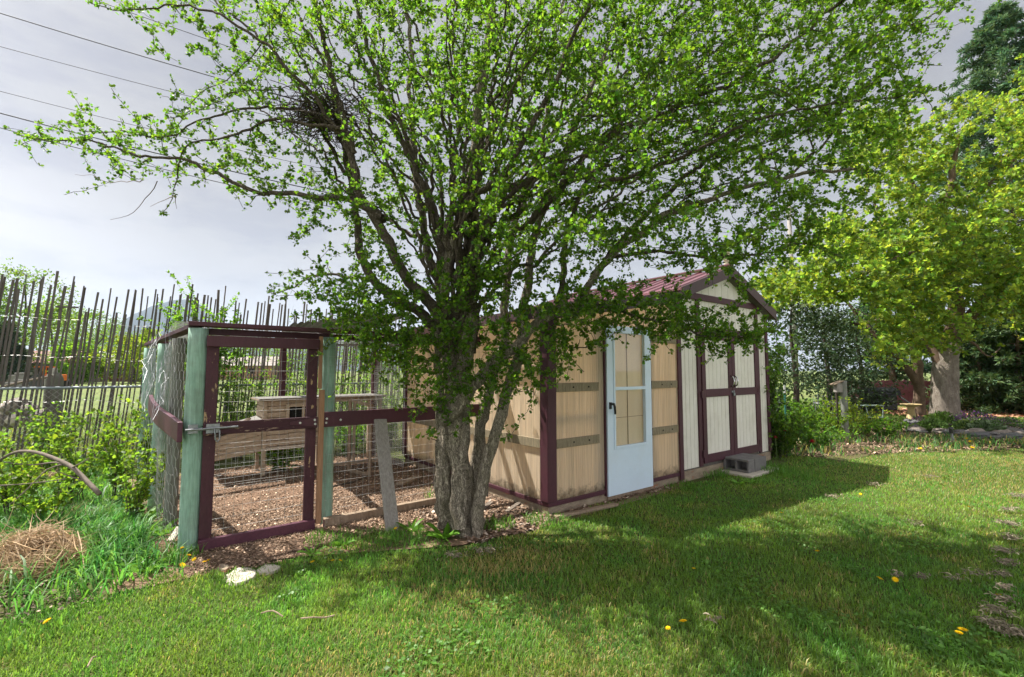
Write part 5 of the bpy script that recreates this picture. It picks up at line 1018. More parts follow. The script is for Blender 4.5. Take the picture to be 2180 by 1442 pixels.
# black domed grill
c0 = gnd(1917, 880); gx, gy = c0[0], c0[1] + 1.0; gr = empty('barrel_grill', (gx, gy, 0), 'black domed grill with a sloping lid, in front of the plum fence', 'grill'); q = np.random.default_rng(4)
b = MB()
for (x0, x1) in ((-.5, .5),):
    b.box(gx - .5, gx + .5, gy - .3, gy + .3, .05, .60)
b.build('body', M['black'], gr, bevel=.03)
b = MB(); n = 10; V = []
for xx in (-.58, .62):
    for k in range(n + 1): a = math.pi * k / n; V.append((gx + xx, gy - .36 * math.cos(a), .61 + .30 * math.sin(a)))
F = [(k, k + 1, n + 2 + k, n + 1 + k) for k in range(n)] + [tuple(range(n, -1, -1)), tuple(range(n + 1, 2 * n + 2))]; b.add(V, F); b.build('lid', surf('grill_lid', (.03, .032, .038), rough=.5, bump=.1), gr)
b = MB(); b.tube([(gx + .55, gy - .38, .55), (gx + 1.0, gy - .5, .18)], .03, 8); b.build('leg', M['rail'], gr)
# plum board fence
pf = empty('plum_fence', at(1900, 860, 20.5), 'low plum coloured board fence behind the black grill', 'fence'); x0, x1, yy = 14.2, 30.0, 20.6
b = MB(); x = x0; q = np.random.default_rng(12)
while x < x1: b.box(x, x + .135, yy, yy + .02, .02, 1.12 + q.normal() * .012); x += .145
b.build('boards', surf('faded_plum_boards', (.20, .085, .11), (.15, .06, .08), 3), pf)
for x in np.arange(x0 + 1, x1, 2.2): b = MB(); b.box(x, x + .09, yy + .021, yy + .1, -.1, 1.16); b.build('post', M['maroon'], pf)
# ------------ dry stone border with purple rock cress
q = np.random.default_rng(90)
MST = [surf('slate_a', (.17, .155, .15), (.09, .085, .085), 6, bump=.6), surf('slate_b', (.25, .21, .185), (.15, .125, .11), 6, bump=.6), surf('slate_c', (.13, .13, .135), (.075, .075, .08), 6, bump=.6)]
def rock(px, py, Y, sx, sy, sz, label, k):
    c = at(px, py, Y); bm = MB(); V = []; F = []; n = 9; m = 5
    for i in range(m + 1):
        t = -1.2 + 2.4 * i / m
        for j in range(n):
            a = 6.283 * j / n; e = .8; cx = math.cos(t * .9) ** .6 * np.sign(math.cos(a)) * abs(math.cos(a)) ** e; cy = math.cos(t * .9) ** .6 * np.sign(math.sin(a)) * abs(math.sin(a)) ** e
            V.append((cx * sx * q.uniform(.68, 1.0), cy * sy * q.uniform(.7, 1.05), math.sin(t * .95) * sz * q.uniform(.75, 1.15)))
    F = [(i * n + j, i * n + (j + 1) % n, (i + 1) * n + (j + 1) % n, (i + 1) * n + j) for i in range(m) for j in range(n)] + [tuple(range(n - 1, -1, -1)), tuple(m * n + j for j in range(n))]
    bm.add(V, F); o = bm.build('border_stone', MST[k % 3]); z = max(c[2], sz * .6); o.location = (c[0], c[1], z); o.rotation_euler = (q.normal() * .08, q.normal() * .08, q.uniform(-.5, .5)); tag(o, label, 'stone', 'stones edging the garden bed')
for i, (px, py, Y, sx, sy, sz, lab) in enumerate((
        (1938, 905, 12.0, .24, .2, .06, 'pale flat stone on top of the stack below the bird bath'), (1946, 912, 11.9, .26, .2, .06, 'middle flat stone of the stack below the bird bath'), (1940, 899, 12.3, .2, .2, .07, 'dark stone leaning at the back of the stack below the bird bath'), (1952, 918, 11.8, .28, .2, .06, 'lowest grey stone of the stack below the bird bath'),
        (2003, 920, 11.6, .22, .2, .09, 'dark stone at the foot of the maple trunk, left of the path light'), (2022, 927, 11.3, .16, .15, .08, 'small brown stone just left of the path light'), (2046, 932, 11.1, .20, .18, .1, 'dark stone just right of the path light'),
        (2078, 931, 11.0, .2, .18, .13, 'upright bluish stone right of the dandelions'), (2084, 941, 10.8, .26, .2, .09, 'low bluish stone under the upright one'), (2108, 938, 10.8, .25, .2, .1, 'grey stone in the middle of the right border'), (2130, 930, 10.9, .24, .2, .12, 'brown stone beneath the trailing plants'), (2148, 938, 10.7, .24, .2, .1, 'brown stone near the right end of the border'), (2160, 922, 11.0, .28, .22, .1, 'pale weathered stone near the right edge of the picture'), (2172, 936, 10.8, .2, .2, .11, 'rounded dark stone at the right end of the border'), (2140, 917, 11.3, .22, .2, .09, 'mauve grey stone on top of the right border'))):
    rock(px, py, Y, sx, sy, sz, lab, i)
def cushion(label, px, py, Y, rx, ry, rz, n, tint, seed, name='flower_cushion', green=.55, cat='plant', size=(.02, .045), z=0.0):
    q = np.random.default_rng(seed); c = at(px, py, Y); c[2] = z; a = q.uniform(0, 6.28, n); e = np.arccos(q.uniform(0, 1, n)); s = q.uniform(.7, 1.05, n)
    d = np.stack([np.cos(a) * np.sin(e), np.sin(a) * np.sin(e), np.cos(e)], 1); p = c + d * np.array([rx, ry, rz]) * s[:, None]
    g = q.random(n) < green; col = np.where(g[:, None], np.array([[.10, .20, .05]]), np.array([tint])) * q.uniform(.6, 1.3, n)[:, None]
    V, F, C = leaves(p, unit(d + q.normal(size=(n, 3)) * .6), unit(q.normal(size=(n, 3)) + d), q.uniform(*size, n) * 1.4, col, OVAL); o = mesh_np(name, V, F, M['petal'], C); return tag(o, label, cat)
cushion('purple flowering cushion on the border right of the maple trunk', 2075, 912, 12.2, .62, .3, .36, 1500, (.32, .12, .40), 1, z=.12)
cushion('small mauve flower cushion above the stone stack by the bird bath', 1955, 900, 12.4, .2, .15, .22, 350, (.40, .16, .38), 2, z=.12)
cushion('mauve and grey flower cushion trailing over the right border stones', 2145, 920, 11.4, .4, .25, .3, 800, (.32, .20, .32), 3, z=.1, green=.7)
cushion('bright green leafy clump at the foot of the maple trunk', 2005, 900, 12.5, .42, .3, .42, 1100, (.2, .35, .06), 4, 'green_clump', 0.0, size=(.04, .08))
cushion('yellow green clump below the purple cushion', 2060, 925, 11.5, .3, .25, .3, 600, (.24, .36, .08), 5, 'green_clump', .3, size=(.04, .08))
cushion('grey green grassy clump among the right border stones', 2100, 925, 11.2, .4, .25, .3, 800, (.20, .28, .14), 6, 'green_clump', .3, size=(.05, .10))
cushion('green clump left of the stone stack', 1985, 915, 11.9, .35, .25, .3, 700, (.16, .28, .06), 7, 'green_clump', .2, size=(.04, .08))
for i, (px, py, Y, H, r, t, lab) in enumerate(((1740, 960, 9.4, .55, .7, (.55, .72, .8), 'grey green leafy plants left of the round post'), (1830, 930, 11.2, .5, .8, (.5, .68, .6), 'green plants right of the round post in the bed'), (1885, 935, 11, .4, .6, (.6, .75, .75), 'tulip foliage clump left of the stones'), (1770, 925, 10.6, .8, .6, (.75, .75, .5), 'yellowish leafy plant in front of the wire plant cage'), (1715, 900, 10.3, .95, .6, (.42, .58, .42), 'dark green leafy plant in front of the brown twigs'))):
    g = at(px, py, Y); shrub('bed_plant', lab, 'plant', g[0], g[1], H, r, 22, 300 + i, ('shrub_leaf', OVAL, .05, .09), (2, 3), .07, t, clear=.03)
g = at(1822, 880, 10.6); shrub('yellow_shrub', 'loose shrub with yellow green leaves growing around the round post', 'bush', g[0], g[1], 1.15, .75, 14, 320, ('shrub_leaf', OVAL, .04, .065), (2, 3), .085, (1.05, .9, .7), clear=.2, side=8)
p0 = gnd(2032, 945); b = MB(); b.tube([(p0[0], p0[1], -.05), (p0[0] - .05, p0[1], .22)], .022, 8); pl = b.build('path_light', M['steel'], None); b = MB(); b.lathe((p0[0] - .055, p0[1], .22), [(.03, 0), (.035, .09), (.05, .10), (.03, .13)], 12); hd = b.build('lamp_head', M['black']); set_parent(hd, pl); tag(pl, 'tilted grey garden path light among the border stones', 'path light')
# ================================================================== MAPLE AND CONIFERS ON THE RIGHT
q = np.random.default_rng(51)
g = gnd(2012, 903); mp = empty('maple_tree', (g[0], g[1], 0), 'maple with a thick mottled trunk and yellow green leaves, on the right', 'tree'); mk = Skel(90000)
def LM(pts, r0, r1, **k): mk.limb([at(*p) for p in pts], r0, r1, q=q, step=.16, **k)
D = g[1]
LM([(2014, 910, D), (2013, 880, D), (2010, 820, D), (2012, 770, D), (2022, 735, D)], .36, .27, wob=.0)
LM([(2000, 780, D), (1985, 740, D + .1), (1950, 700, D + .3), (1900, 680, D + .3), (1820, 690, D)], .16, .04)
LM([(2018, 750, D), (2035, 700, D - .1), (2040, 640, D - .2), (2020, 560, D - .2), (2012, 480, D), (2030, 380, D), (2045, 280, D)], .24, .05)
LM([(2030, 720, D), (2080, 660, D - .3), (2150, 590, D - .6), (2240, 520, D - .8), (2330, 430, D - .8)], .17, .05)
LM([(2020, 560, D - .2), (1960, 540, D - .8), (1880, 570, D - 1.4), (1780, 620, D - 1.8)], .09, .03)
LM([(2035, 640, D), (1970, 610, D + .6), (1900, 520, D + 1), (1860, 430, D + 1.2)], .09, .03)
LM([(2015, 480, D), (1960, 420, D), (1920, 330, D), (1900, 260, D)], .07, .02)
LM([(2030, 440, D), (2100, 400, D - .5), (2170, 330, D - .8), (2240, 260, D - 1)], .08, .02)
LM([(2120, 610, D - .5), (2160, 640, D - 1.2), (2200, 640, D - 2)], .06, .03)
LM([(2030, 740, D), (2060, 725, D - .3), (2090, 750, D - .5), (2110, 760, D - .6), (2130, 740, D - .7)], .05, .015)
nl = len(mk.paths)
MO = [(1600, 600), (1650, 570), (1640, 540), (1700, 520), (1760, 480), (1830, 450), (1850, 380), (1810, 340), (1830, 250), (1900, 220), (1960, 255), (2030, 215), (2110, 215), (2140, 190), (2200, 125), (2450, 60), (2560, 300), (2520, 700), (2300, 720), (2180, 700), (2110, 690), (2060, 640), (2030, 730), (1960, 760), (1890, 760), (1830, 800), (1760, 790), (1700, 740), (1650, 770), (1625, 700)]
T = [clumps(620, (1600, 0, 2560, 800), MO, lambda x, y: (D - .2 - .0012 * np.clip(2000 - x, 0, 500) + x * 0, 1.25), (4, 7), .28, q)]
T += [clumps(260, (1600, 450, 2200, 800), [(1620, 600), (1800, 500), (2000, 480), (2180, 560), (2180, 690), (2060, 640), (2020, 720), (1850, 780), (1700, 740), (1640, 720)], lambda x, y: (D - 1.5 + x * 0, .6), (4, 6), .28, q)]
T += [clumps(120, (1620, 590, 1930, 800), [(1640, 630), (1800, 600), (1920, 690), (1880, 770), (1780, 785), (1720, 760), (1650, 775), (1630, 700)], lambda x, y: (D - 2.2 + x * 0, .5), (4, 6), .26, q)]
mk.grow(np.vstack(T), q, step=.16, rbase=.006, rk=.012, rend=.004)
V, F = tubes_np(mk.paths[:1], lambda r: 24, flute=.10); mesh_np('trunk', V, F, M['maple_bark'], None, mp, True)
V, F = tubes_np(mk.paths[1:nl], lambda r: 10, flute=.05); mesh_np('limbs', V, F, M['maple_limb'], None, mp, True)
V, F = tubes_np(mk.paths[nl:], lambda r: 4); mesh_np('twigs', V, F, M['maple_limb'], None, mp)
V, F, C = spur_leaves(mk, q, .12, (4, 6), (.068, .122), .022, MAPLE, spread=.09, lo=.5, hi=1.4, yel=.25); print('maple tris', len(F)); mesh_np('crown', V, F, M['maple_leaf'], C, mp)
V, F, C = spur_leaves(mk, q, .20, (5, 9), (.03, .055), .008, OVAL, spread=.08, lo=.9, hi=1.5, yel=.1); mesh_np('blossom', V, F, M['maple_leaf'], C * np.array([1.75, 1.2, .85]), mp)

def cloud_tree(name, label, x, y, H, crown, trunk_r, seed, mat, tint, leafsz, ncl, nl_, tpl=OVAL, cat='tree', group=None, shape='round', base=.25, bark='twig', flat=.6, lean=0, sig=.16):
    """tree whose crown is many leaf clumps carried on real limbs"""
    q = np.random.default_rng(seed); r = empty(name, (x, y, 0), label, cat, group); k = Skel(30000)
    k.limb([(x, y, -.1), (x + .02 * H, y, H * .35), (x - .01 * H + lean, y, H * .7), (x + lean, y, H * .93)], trunk_r, trunk_r * .2, step=H / 24, wob=.02 * H / 10, q=q)
    cc = []
    while len(cc) < ncl:
        p = q.uniform(-1, 1, 3); h = (p[2] + 1) / 2
        if shape == 'cone': w = (1 - h) ** .8 + .05
        else: w = math.sqrt(max(0, 1 - (h * 2 - 1) ** 2)) * (1 if h < .5 else 1)
        a = q.uniform(0, 6.283); rr = w * math.sqrt(q.uniform(.12, 1)); cc.append((x + lean * h + crown * rr * math.cos(a), y + crown * rr * math.sin(a), H * (base + (1 - base) * h)))
    cc = np.array(cc); k.grow(cc, q, step=H / 22, rbase=trunk_r * .04, rk=trunk_r * .06, rend=trunk_r * .02)
    V, F = tubes_np(k.paths[:1], lambda r: 10, flute=.05); mesh_np('trunk', V, F, M[bark], None, r, True)
    V, F = tubes_np(k.paths[1:], lambda r: 4); mesh_np('branches', V, F, M[bark], None, r)
    per = max(1, nl_ // ncl); pc = np.repeat(cc, per, 0); s = crown * sig * np.repeat(q.uniform(.6, 1.4, len(cc)), per)[:, None]
    p = pc + q.normal(size=pc.shape) * s * np.array([1, 1, flat]); n = len(p)
    out = unit(p - np.array([x, y, H * .5])); ax = unit(out * .6 + q.normal(size=(n, 3)) * .7 + np.array([0, 0, -.1]))
    br = np.repeat(q.uniform(.7, 1.25, len(cc)), per)[:, None]
    V, F, C = leaves(p, ax, unit(q.normal(size=(n, 3)) + np.array([0, 0, .8])), q.uniform(*leafsz, n), tints(n, q, .6, 1.35, .2) * br * np.array(tint), tpl); mesh_np('crown', V, F, M[mat], C, r); return r
def drooper(name, label, x, y, H, crown, seed, mat, tint, nb, group=None, cat='tree', base=.12, nsz=(.10, .22), per=30, tr=.2):
    """conifer: whorled boughs hung with needle sprays"""
    q = np.random.default_rng(seed); r = empty(name, (x, y, 0), label, cat, group); k = Skel(60000)
    k.limb([(x, y, -.1), (x, y, H * .5), (x + .02 * H, y, H)], tr, .02, step=.5, wob=.01, q=q); P0, A0 = [], []
    for i in range(nb):
        h = base + (1 - base) * (i + q.uniform(0, 1)) / nb; z = H * h; l = crown * (1 - h) ** .75 * q.uniform(.6, 1.1) + .25; a = q.uniform(0, 6.283); d = np.array([math.cos(a), math.sin(a), 0])
        pts = resample([np.array([x, y, z]), np.array([x, y, z]) + d * l * .5 + np.array([0, 0, .06 * l]), np.array([x, y, z]) + d * l + np.array([0, 0, -.06 * l])], .25); k.put(pts, np.linspace(.03, .006, len(pts)))
        t = q.uniform(.12, 1, per) ** .8; idx = t * (len(pts) - 1); i0 = idx.astype(int).clip(0, len(pts) - 2); f = (idx - i0)[:, None]; p = pts[i0] * (1 - f) + pts[i0 + 1] * f
        P0.append(p + q.normal(size=(per, 3)) * np.array([.10, .10, .07]) * (.5 + l * .2)); A0.append(np.tile(d, (per, 1)))
    P0 = np.vstack(P0); A0 = np.vstack(A0); m = 7; pos = np.repeat(P0, m, 0); n = len(pos); ax = unit(np.repeat(A0, m, 0) * .6 + q.normal(size=(n, 3)) * .75 + np.array([0, 0, -.15])); pos = pos + ax * .02
    V, F = tubes_np(k.paths, lambda r: 6); mesh_np('trunk', V, F, M['maple_limb'], None, r, True)
    V, F, C = leaves(pos, ax, unit(q.normal(size=(n, 3)) + np.array([0, 0, .6])), q.uniform(*nsz, n) * 1.25, tints(n, q, .5, 1.5, .25) * np.array(tint), NEEDLE); mesh_np('crown', V, F, M[mat], C, r); return r
p = at(2185, 800, 24); drooper('spruce_tree', 'tall dark spruce rising above the maple at the right edge', p[0], p[1], 21.5, 7.6, 401, 'dark_leaf', (1.6, 1.8, 1.8), 270, per=40, nsz=(.12, .3), base=.05)
p = at(1900, 800, 25); drooper('spruce_tree', 'dark spruce behind the left part of the maple', p[0], p[1], 9.5, 2.8, 402, 'dark_leaf', (1.2, 1.4, 1.4), 120, per=24, nsz=(.12, .3))
for i, (px, Y, H, c, lab) in enumerate(((2085, 17.5, 3.6, 1.7, 'dark pine bush just right of the maple trunk'), (2170, 17.0, 4.0, 1.9, 'dark pine bush at the right edge of the picture'), (2260, 18.5, 4.5, 2.2, 'dark pine bush partly cut off by the right edge'), (2130, 19.5, 4.6, 2.2, 'dark pine bush behind the gap between the nearer two'))):
    p = at(px, 800, Y); drooper('pine_bush', lab, p[0], p[1], H, c, 410 + i, 'dark_leaf', (1.25, 1.3, 1.0), 70, 'dark pine bushes', 'bush', .02, (.10, .2), 36, .1)
for i, (px, Y, H, c, lab) in enumerate(((1690, 15, 3.8, 1.6, 'dark hedge tree behind the brown twiggy bushes'), (1760, 16.5, 3.8, 1.7, 'dark hedge tree above the bird house'), (1830, 18, 3.6, 1.5, 'dark hedge tree left of the plum fence'))):
    p = at(px, 800, Y); cloud_tree('hedge_tree', lab, p[0], p[1], H, c, .12, 420 + i, 'dark_leaf', (1.0, 1.0, .95), (.08, .16), 70, 5600, group='dark hedge trees', base=.03)
p = at(1955, 880, 16.2); bt = empty('old_tree', (p[0], p[1], 0), 'old tree with a forked grey brown trunk just behind the maple trunk', 'tree'); k = Skel(3000)
k.limb([at(1957, 900, 16.2), at(1955, 850, 16.2), at(1952, 800, 16.2), at(1950, 760, 16.2), at(1940, 700, 16.2), at(1930, 620, 16.2)], .19, .10, step=.2, q=q, wob=.02); k.limb([at(1950, 815, 16.2), at(1930, 790, 16.2), at(1900, 755, 16.3), at(1850, 700, 16.6), at(1800, 640, 17)], .13, .05, step=.2, q=q, wob=.02)
for j in range(9): b0 = at(q.uniform(1860, 1950), q.uniform(640, 780), 16.3); k.limb([b0, b0 + q.normal(size=3) * .4 + [0, 0, .5], b0 + q.normal(size=3) * .8 + [0, 0, 1.2]], .03, .008, step=.2, q=q)
V, F = tubes_np(k.paths, lambda r: 12, flute=.1); mesh_np('trunk', V, F, M['maple_limb'], None, bt, True)
q = np.random.default_rng(9); pos = np.vstack([p_[-8:] for p_, r_ in k.paths]); pos = np.repeat(pos, 14, 0) + q.normal(size=(len(pos) * 14, 3)) * .3; n = len(pos)
V, F, C = leaves(pos, unit(q.normal(size=(n, 3))), unit(q.normal(size=(n, 3)) + [0, 0, .8]), q.uniform(.06, .11, n), tints(n, q), OVAL); mesh_np('crown', V, F, M['shrub_leaf'], C * np.array([.6, .8, .7]), bt)

# ================================================================== BEYOND THE STAKE FENCE
for i, (px, Y, H, c, t, lab) in enumerate((
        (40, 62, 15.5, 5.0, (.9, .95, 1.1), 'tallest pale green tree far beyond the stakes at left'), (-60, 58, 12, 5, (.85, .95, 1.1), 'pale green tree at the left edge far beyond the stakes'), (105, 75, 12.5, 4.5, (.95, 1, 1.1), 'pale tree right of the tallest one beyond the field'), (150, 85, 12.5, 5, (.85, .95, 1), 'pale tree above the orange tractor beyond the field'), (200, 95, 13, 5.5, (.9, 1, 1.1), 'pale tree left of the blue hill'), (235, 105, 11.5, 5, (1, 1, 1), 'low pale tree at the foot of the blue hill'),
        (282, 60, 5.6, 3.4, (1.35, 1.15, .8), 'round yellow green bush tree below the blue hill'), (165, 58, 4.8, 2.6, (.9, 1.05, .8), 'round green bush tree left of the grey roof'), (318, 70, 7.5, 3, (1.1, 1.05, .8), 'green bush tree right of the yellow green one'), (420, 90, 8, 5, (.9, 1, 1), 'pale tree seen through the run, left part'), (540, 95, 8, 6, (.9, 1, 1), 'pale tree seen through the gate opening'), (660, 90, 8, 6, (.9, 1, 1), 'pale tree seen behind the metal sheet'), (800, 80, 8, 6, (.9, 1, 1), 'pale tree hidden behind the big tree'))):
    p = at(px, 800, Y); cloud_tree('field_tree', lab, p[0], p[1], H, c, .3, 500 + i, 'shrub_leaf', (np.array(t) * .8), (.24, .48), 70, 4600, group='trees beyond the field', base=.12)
p = at(312, 800, 75); drooper('spruce_tree', 'small dark conifer in front of the blue hill', p[0], p[1], 8.0, 2.0, 520, 'dark_leaf', (1.2, 1, .9), 60, per=14, nsz=(.4, .8))
p = at(5, 800, 55); drooper('spruce_tree', 'dark conifer at the far left edge beyond the field', p[0], p[1], 7.0, 2.6, 521, 'dark_leaf', (1, 1, 1), 60, per=14, nsz=(.4, .8))
MH = surf('haze_tinted_forest', (.014, .026, .028), (.022, .034, .034), .004, rough=1, bump=0, fine=.02)  # dark forest green, bluish tint paints in part of the distance haze
nx, ny = 90, 14; V = []; xs = np.linspace(-6500, 1500, nx); q = np.random.default_rng(2); ds = 3000
for j in range(ny):
    t = j / (ny - 1)
    for i, x in enumerate(xs):
        px = 1090 + x / 3000 * FPX; hh = 440 * math.exp(-((px - 300) / 85) ** 2) + 120 * math.exp(-((px - 420) / 90) ** 2) + 150 * math.exp(-((px - 650) / 240) ** 2) + 60 + 8 * math.sin(px * .07) + 5 * math.sin(px * .19)
        V.append((x, 2500 + 900 * t, -10 + hh * (1 - (1 - t) ** 1.7) + q.normal() * 4 * t))
b = MB(); b.add(V, [(j * nx + i, j * nx + i + 1, (j + 1) * nx + i + 1, (j + 1) * nx + i) for j in range(ny - 1) for i in range(nx - 1)]); o = b.build('hills', MH, smooth=True); o['kind'] = 'structure'
def house(label, px, Y, w, d, hw, hr, wall, roof, name='house'):
    p = at(px, 800, Y); r = empty(name, (p[0], p[1], 0), label, 'house'); x, y = p[0], p[1]
    b = MB(); b.box(x - w / 2, x + w / 2, y, y + d, -.1, hw); b.build('wall', surf(name + '_wall', wall, bump=0), r)
    b = MB(); b.add([(x - w / 2 - .5, y - .5, hw + .01), (x + w / 2 + .5, y - .5, hw + .01), (x + w / 2 + .5, y + d + .5, hw + .01), (x - w / 2 - .5, y + d + .5, hw + .01), (x - w / 2 - .5, y + d / 2, hw + hr), (x + w / 2 + .5, y + d / 2, hw + hr)], [(0, 1, 5, 4), (2, 3, 4, 5), (0, 4, 3), (1, 2, 5), (3, 2, 1, 0)]); b.build('roof', surf(name + '_roof', roof, bump=0), r)
    for k in (-.25, .2):
        b = MB(); b.box(x + w * k - .6, x + w * k + .6, y - .06, y - .01, 1.0, hw - .5); b.build('window', M['dark'], r)
house('brick house with a grey roof across the field, below the blue hill', 222, 70, 7.5, 7, 2.7, 2.0, (.26, .13, .10), (.34, .33, .34)); house('low house with a brown roof behind the debris at left', 66, 62, 8, 6, 2.6, 1.8, (.25, .20, .17), (.26, .12, .09)); house('low pale house seen through the gate far across the field', 500, 85, 14, 7, 2.5, 1.8, (.4, .22, .15), (.28, .24, .22)); house('orange walled house glimpsed right of the yellow green bush tree', 340, 80, 7, 6, 3.2, 1.6, (.45, .27, .15), (.40, .24, .13))
# orange tractor
p = at(109, 790, 40); x, y = p[0], p[1]; tr = empty('tractor', (x, y, 0), 'small orange tractor on the field beyond the stakes', 'tractor'); MO_ = surf('orange_paint', (.62, .15, .02), bump=0)
b = MB(); b.box(x - .35, x + 1.1, y - .35, y + .35, .7, 1.25); b.box(x - .9, x - .3, y - .4, y + .4, .8, 1.1); b.build('body', MO_, tr, bevel=.06)
b = MB(); b.box(x - 1.0, x - .1, y - .5, y + .5, 1.85, 1.93); [b.bar((x - .85 + dx, y + dy, 1.1), (x - .85 + dx, y + dy, 1.85), .06, .06) for dx in (0, .6) for dy in (-.42, .42)]; b.build('canopy', MO_, tr)
for dx, rr in ((-.6, .62), (.85, .4)):
    for dy in (-.55, .55):
        b = MB(); b.tube([(x + dx, y + dy - .12, rr), (x + dx, y + dy + .12, rr)], rr, 18); b.build('wheel', M['black'], tr)
# grey cylinder, rubble and debris just beyond the stakes
p = at(114, 830, 10.5); b = MB(); b.lathe((p[0], p[1], -.05), [(.15, 0), (.16, .05), (.16, 1.42), (.12, 1.52), (.05, 1.56), (.05, 1.66), (.0, 1.67)], 20); tag(b.build('gas_cylinder', surf('olive_grey_paint', (.13, .13, .10), bump=.05), None, smooth=True), 'olive grey cylinder standing behind the stakes at left', 'cylinder')
q = np.random.default_rng(70)
for i, (px, py, s, lab) in enumerate(((10, 850, .2, 'pale rubble stone at the far left behind the stakes'), (35, 842, .24, 'large pale rubble stone left of the grey cylinder'), (62, 850, .2, 'brown rubble stone midway to the grey cylinder'), (45, 866, .22, 'low rubble stone under the large pale one'), (85, 862, .2, 'rubble stone next to the grey cylinder foot'), (18, 872, .2, 'dark low rubble stone at the far left'))):
    p = at(px, py, 10.2); b = MB(); b.lathe((0, 0, 0), [(.3 * s, -.8 * s), (.95 * s, -.35 * s), (1.1 * s, .1 * s), (.7 * s, .6 * s), (.2 * s, .75 * s)], 7); o = b.build('rubble_stone', MST[1] if i % 3 else M['stone']); o.location = (p[0], p[1], max(.0, p[2] - .25)); o.rotation_euler = (q.normal() * .4, q.normal() * .4, q.uniform(0, 6)); tag(o, lab, 'stone', 'rubble behind the stakes')
b = MB(); p = at(40, 815, 10); b.tube(resample([p + [-.9, 0, -.25], p, p + [.7, 0, .14]], .2), .03, 6); tag(b.build('dead_branch', M['deadwood'], None), 'pale straight branch slanting over the rubble behind the stakes', 'branch')
for i, (px, py, Y, s, m, lab) in enumerate(((40, 785, 45, (1.4, .4, .25), 'concrete', 'pale sheet lying in the field left of the tractor'), (85, 790, 44, (1.2, .4, .3), 'concrete', 'pale debris just left of the tractor'), (38, 765, 50, (.9, .5, .9), 'hutch_roof', 'grey crate shaped thing far at left in the field'))):
    p = at(px, py, Y); b = MB(); b.box(p[0] - s[0], p[0] + s[0], p[1], p[1] + s[1], -.05, s[2] + .2); b.box(p[0] - s[0] * .4, p[0] + s[0] * .9, p[1] + .05, p[1] + s[1] + .4, s[2] + .21, s[2] + .45); tag(b.build('field_debris', M[m], None, bevel=.05), lab, 'debris')
b = MB(); pts = [P(-3.83, FV - .05, 1.62), P(-3.80, FV - .08, 1.80), P(-3.74, FV - .08, 1.90), P(-3.80, FV - .08, 1.97)]; pts = [at(205, 757, 7.75), at(203, 745, 7.75), at(208, 733, 7.75), at(218, 722, 7.75), at(221, 715, 7.75), at(214, 712, 7.75)]; b.tube(resample(pts, .02), .012, 7); tag(b.build('crooked_stick', M['stake'], None, smooth=True), 'crooked dark stick hooked over the stakes below the hill', 'stick')
# ================================================================== POWER LINES AND POLE
pole = at(1690, 700, 30); b = MB(); b.tube([(pole[0], pole[1], -.2), (pole[0] + .03, pole[1], 6), (pole[0], pole[1], 12.6)], [.17, .15, .12], 12)
pr = empty('utility_pole', (pole[0], pole[1], 0), 'grey wooden utility pole seen between the big tree and the maple', 'pole'); b.build('shaft', M['grey_plank'], pr, smooth=True)
b = MB(); b.bar((pole[0] - .9, pole[1] - .5, 12.2), (pole[0] + .9, pole[1] + .5, 12.2), .1, .12); b.build('crossarm', M['grey_plank'], pr)
MW = surf('black_cable', (.03, .035, .05), bump=0); pts_r = [(-.8, 12.4), (-.2, 12.4), (.7, 12.4), (0, 10.4), (0, 9.0), (0, 8.5)]
for i, (y0, yslope, rr, lab) in enumerate(((-75, .0, .014, 'topmost power line entering at the upper left'), (40, 0, .020, 'second power line from the top, thick and dark'), (105, 0, .012, 'thin power line third from the top at left'), (203, 0, .011, 'thin power line fourth from the top at left'), (248, 0, .024, 'thick dark power line fifth from the top at left'), (280, 0, .016, 'lowest power line at the left edge'))):
    A = at(-260, y0 - 260 * .36 if i < 2 else y0 - 260 * .30, 15.0); A = A; B = np.array([pole[0] + pts_r[i][0], pole[1] + pts_r[i][0] * .5, pts_r[i][1]])
    C = at(0, y0, 15 + .0); d = at(0, y0, 16.9)
    n = 40; t = np.linspace(0, 1, n)[:, None]
    # straight span start -> pole with sag; start is set so that the span crosses the left edge at its height
    sag = .9 + .1 * i; s = np.array([A]) * (1 - t) + B * t; s[:, 2] -= (4 * sag * t * (1 - t))[:, 0]
    b = MB(); b.tube(s, rr, 5, False); tag(b.build('power_line', MW, None, smooth=True), lab, 'cable', 'power lines')

# ================================================================== LIGHT, SKY, AIR, CAMERA
SUN_AZ = math.atan2(-.91, .41); SUN_EL = R(60)
sd = bpy.data.lights.new('sun', 'SUN'); sd.energy = 5.0; sd.angle = R(.53); sd.color = (1.0, .95, .86); so = link(bpy.data.objects.new('sun', sd))
to_sun = Vector((math.sin(SUN_AZ) * math.cos(SUN_EL), math.cos(SUN_AZ) * math.cos(SUN_EL), math.sin(SUN_EL))); so.rotation_euler = to_sun.to_track_quat('Z', 'Y').to_euler()
so['kind'] = 'structure'
w = bpy.data.worlds.new('World'); S.world = w; w.use_nodes = True; t = w.node_tree; t.nodes.clear(); wo = t.nodes.new('ShaderNodeOutputWorld')
sky = t.nodes.new('ShaderNodeTexSky'); sky.sky_type = 'NISHITA'; sky.sun_disc = False; sky.sun_elevation = SUN_EL; sky.sun_rotation = SUN_AZ; sky.altitude = 900; sky.dust_density = 2.5
b1 = nd(t, 'ShaderNodeBackground', Strength=.03); t.links.new(sky.outputs[0], b1.inputs[0])
tc = t.nodes.new('ShaderNodeTexCoord'); mp_ = nd(t, 'ShaderNodeMapping'); mp_.inputs['Scale'].default_value = (1.0, 1.0, 3.2); t.links.new(tc.outputs['Generated'], mp_.inputs['Vector'])
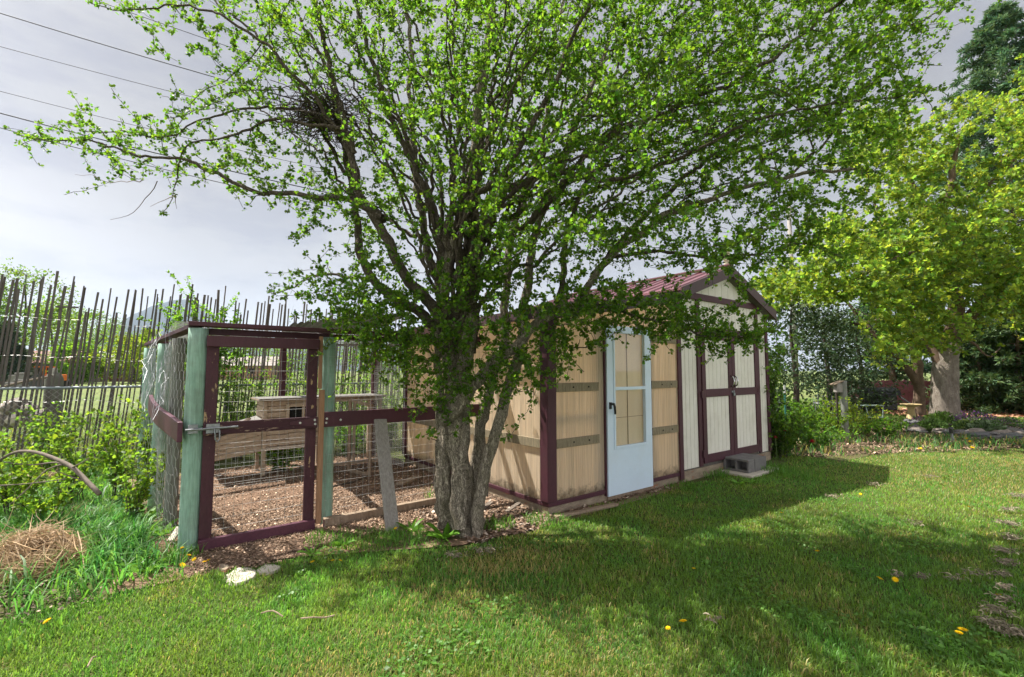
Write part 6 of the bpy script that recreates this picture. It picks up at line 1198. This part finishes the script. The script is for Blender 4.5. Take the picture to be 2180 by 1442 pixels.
n1 = noise(t, mp_.outputs[0], 1.7, 7, .55); n2 = noise(t, mp_.outputs[0], 5.5, 6, .6)
def dotdir(v):
    n = nd(t, 'ShaderNodeVectorMath', operation='DOT_PRODUCT'); t.links.new(tc.outputs['Generated'], n.inputs[0]); n.inputs[1].default_value = tuple(Vector(v).normalized()); return n.outputs['Value']
dark = ramp(t, dotdir((.62, .66, .50)), [(.35, 1.0), (.95, .78)])     # a heavier grey deck of cloud stands over the right of the yard
tone = ramp(t, n1, [(.30, (.84, .825, .865)), (.70, (.965, .945, .95))]); tone = mixc(t, 1.0, tone, dark, 'MULTIPLY')
front = ramp(t, dotdir((.05, .92, .30)), [(.35, 1.0), (.80, .46)]); tone = mixc(t, 1.0, tone, front, 'MULTIPLY')    # unseen sky behind the viewer brightened, added fill for shaded fronts
sepd = t.nodes.new('ShaderNodeSeparateXYZ'); t.links.new(tc.outputs['Generated'], sepd.inputs[0]); tone = mixc(t, 1.0, tone, ramp(t, sepd.outputs[2], [(.0, 1.6), (.16, 1.18), (.38, .95)]), 'MULTIPLY')
tone = mixc(t, ramp(t, n2, [(.45, 0.), (.62, .75)]), tone, mixc(t, 1.0, tone, (.80, .81, .88), 'MULTIPLY'))
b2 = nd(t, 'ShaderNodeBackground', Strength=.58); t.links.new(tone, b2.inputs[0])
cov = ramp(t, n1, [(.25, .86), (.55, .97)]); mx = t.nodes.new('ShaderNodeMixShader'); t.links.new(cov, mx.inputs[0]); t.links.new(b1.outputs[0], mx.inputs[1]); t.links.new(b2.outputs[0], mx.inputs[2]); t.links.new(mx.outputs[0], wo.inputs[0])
HAZE = True
if HAZE:
    b = MB(); b.box(-6600, 6600, -50, 5900, -60, 640); m, t2, out = nt('haze_air'); pv = t2.nodes.new('ShaderNodeVolumePrincipled'); pv.inputs['Color'].default_value = (.64, .79, 1.0, 1); pv.inputs['Density'].default_value = .00011; pv.inputs['Anisotropy'].default_value = .1
    t2.links.new(pv.outputs[0], out.inputs['Volume']); o = b.build('haze', m); o['kind'] = 'stuff'
cd = bpy.data.cameras.new('camera'); cd.sensor_width = 36; cd.lens = 36 * FPX / 2180; cd.clip_start = .05; cd.clip_end = 20000
co = link(bpy.data.objects.new('camera', cd)); co.location = CAM; co.rotation_euler = (R(90) + PITCH, 0, 0); S.camera = co
S.view_settings.view_transform = 'Standard'; S.view_settings.look = 'None'; S.view_settings.gamma = 1; S.view_settings.exposure = 1.28; S.view_settings.use_curve_mapping = False
c = S.cycles; c.max_bounces = 8; c.diffuse_bounces = 4; c.glossy_bounces = 2; c.transmission_bounces = 6; c.transparent_max_bounces = 12; c.volume_bounces = 0; c.caustics_reflective = False; c.caustics_refractive = False
c.use_denoising = True; c.use_adaptive_sampling = True; c.adaptive_threshold = .02; c.sample_clamp_indirect = 6
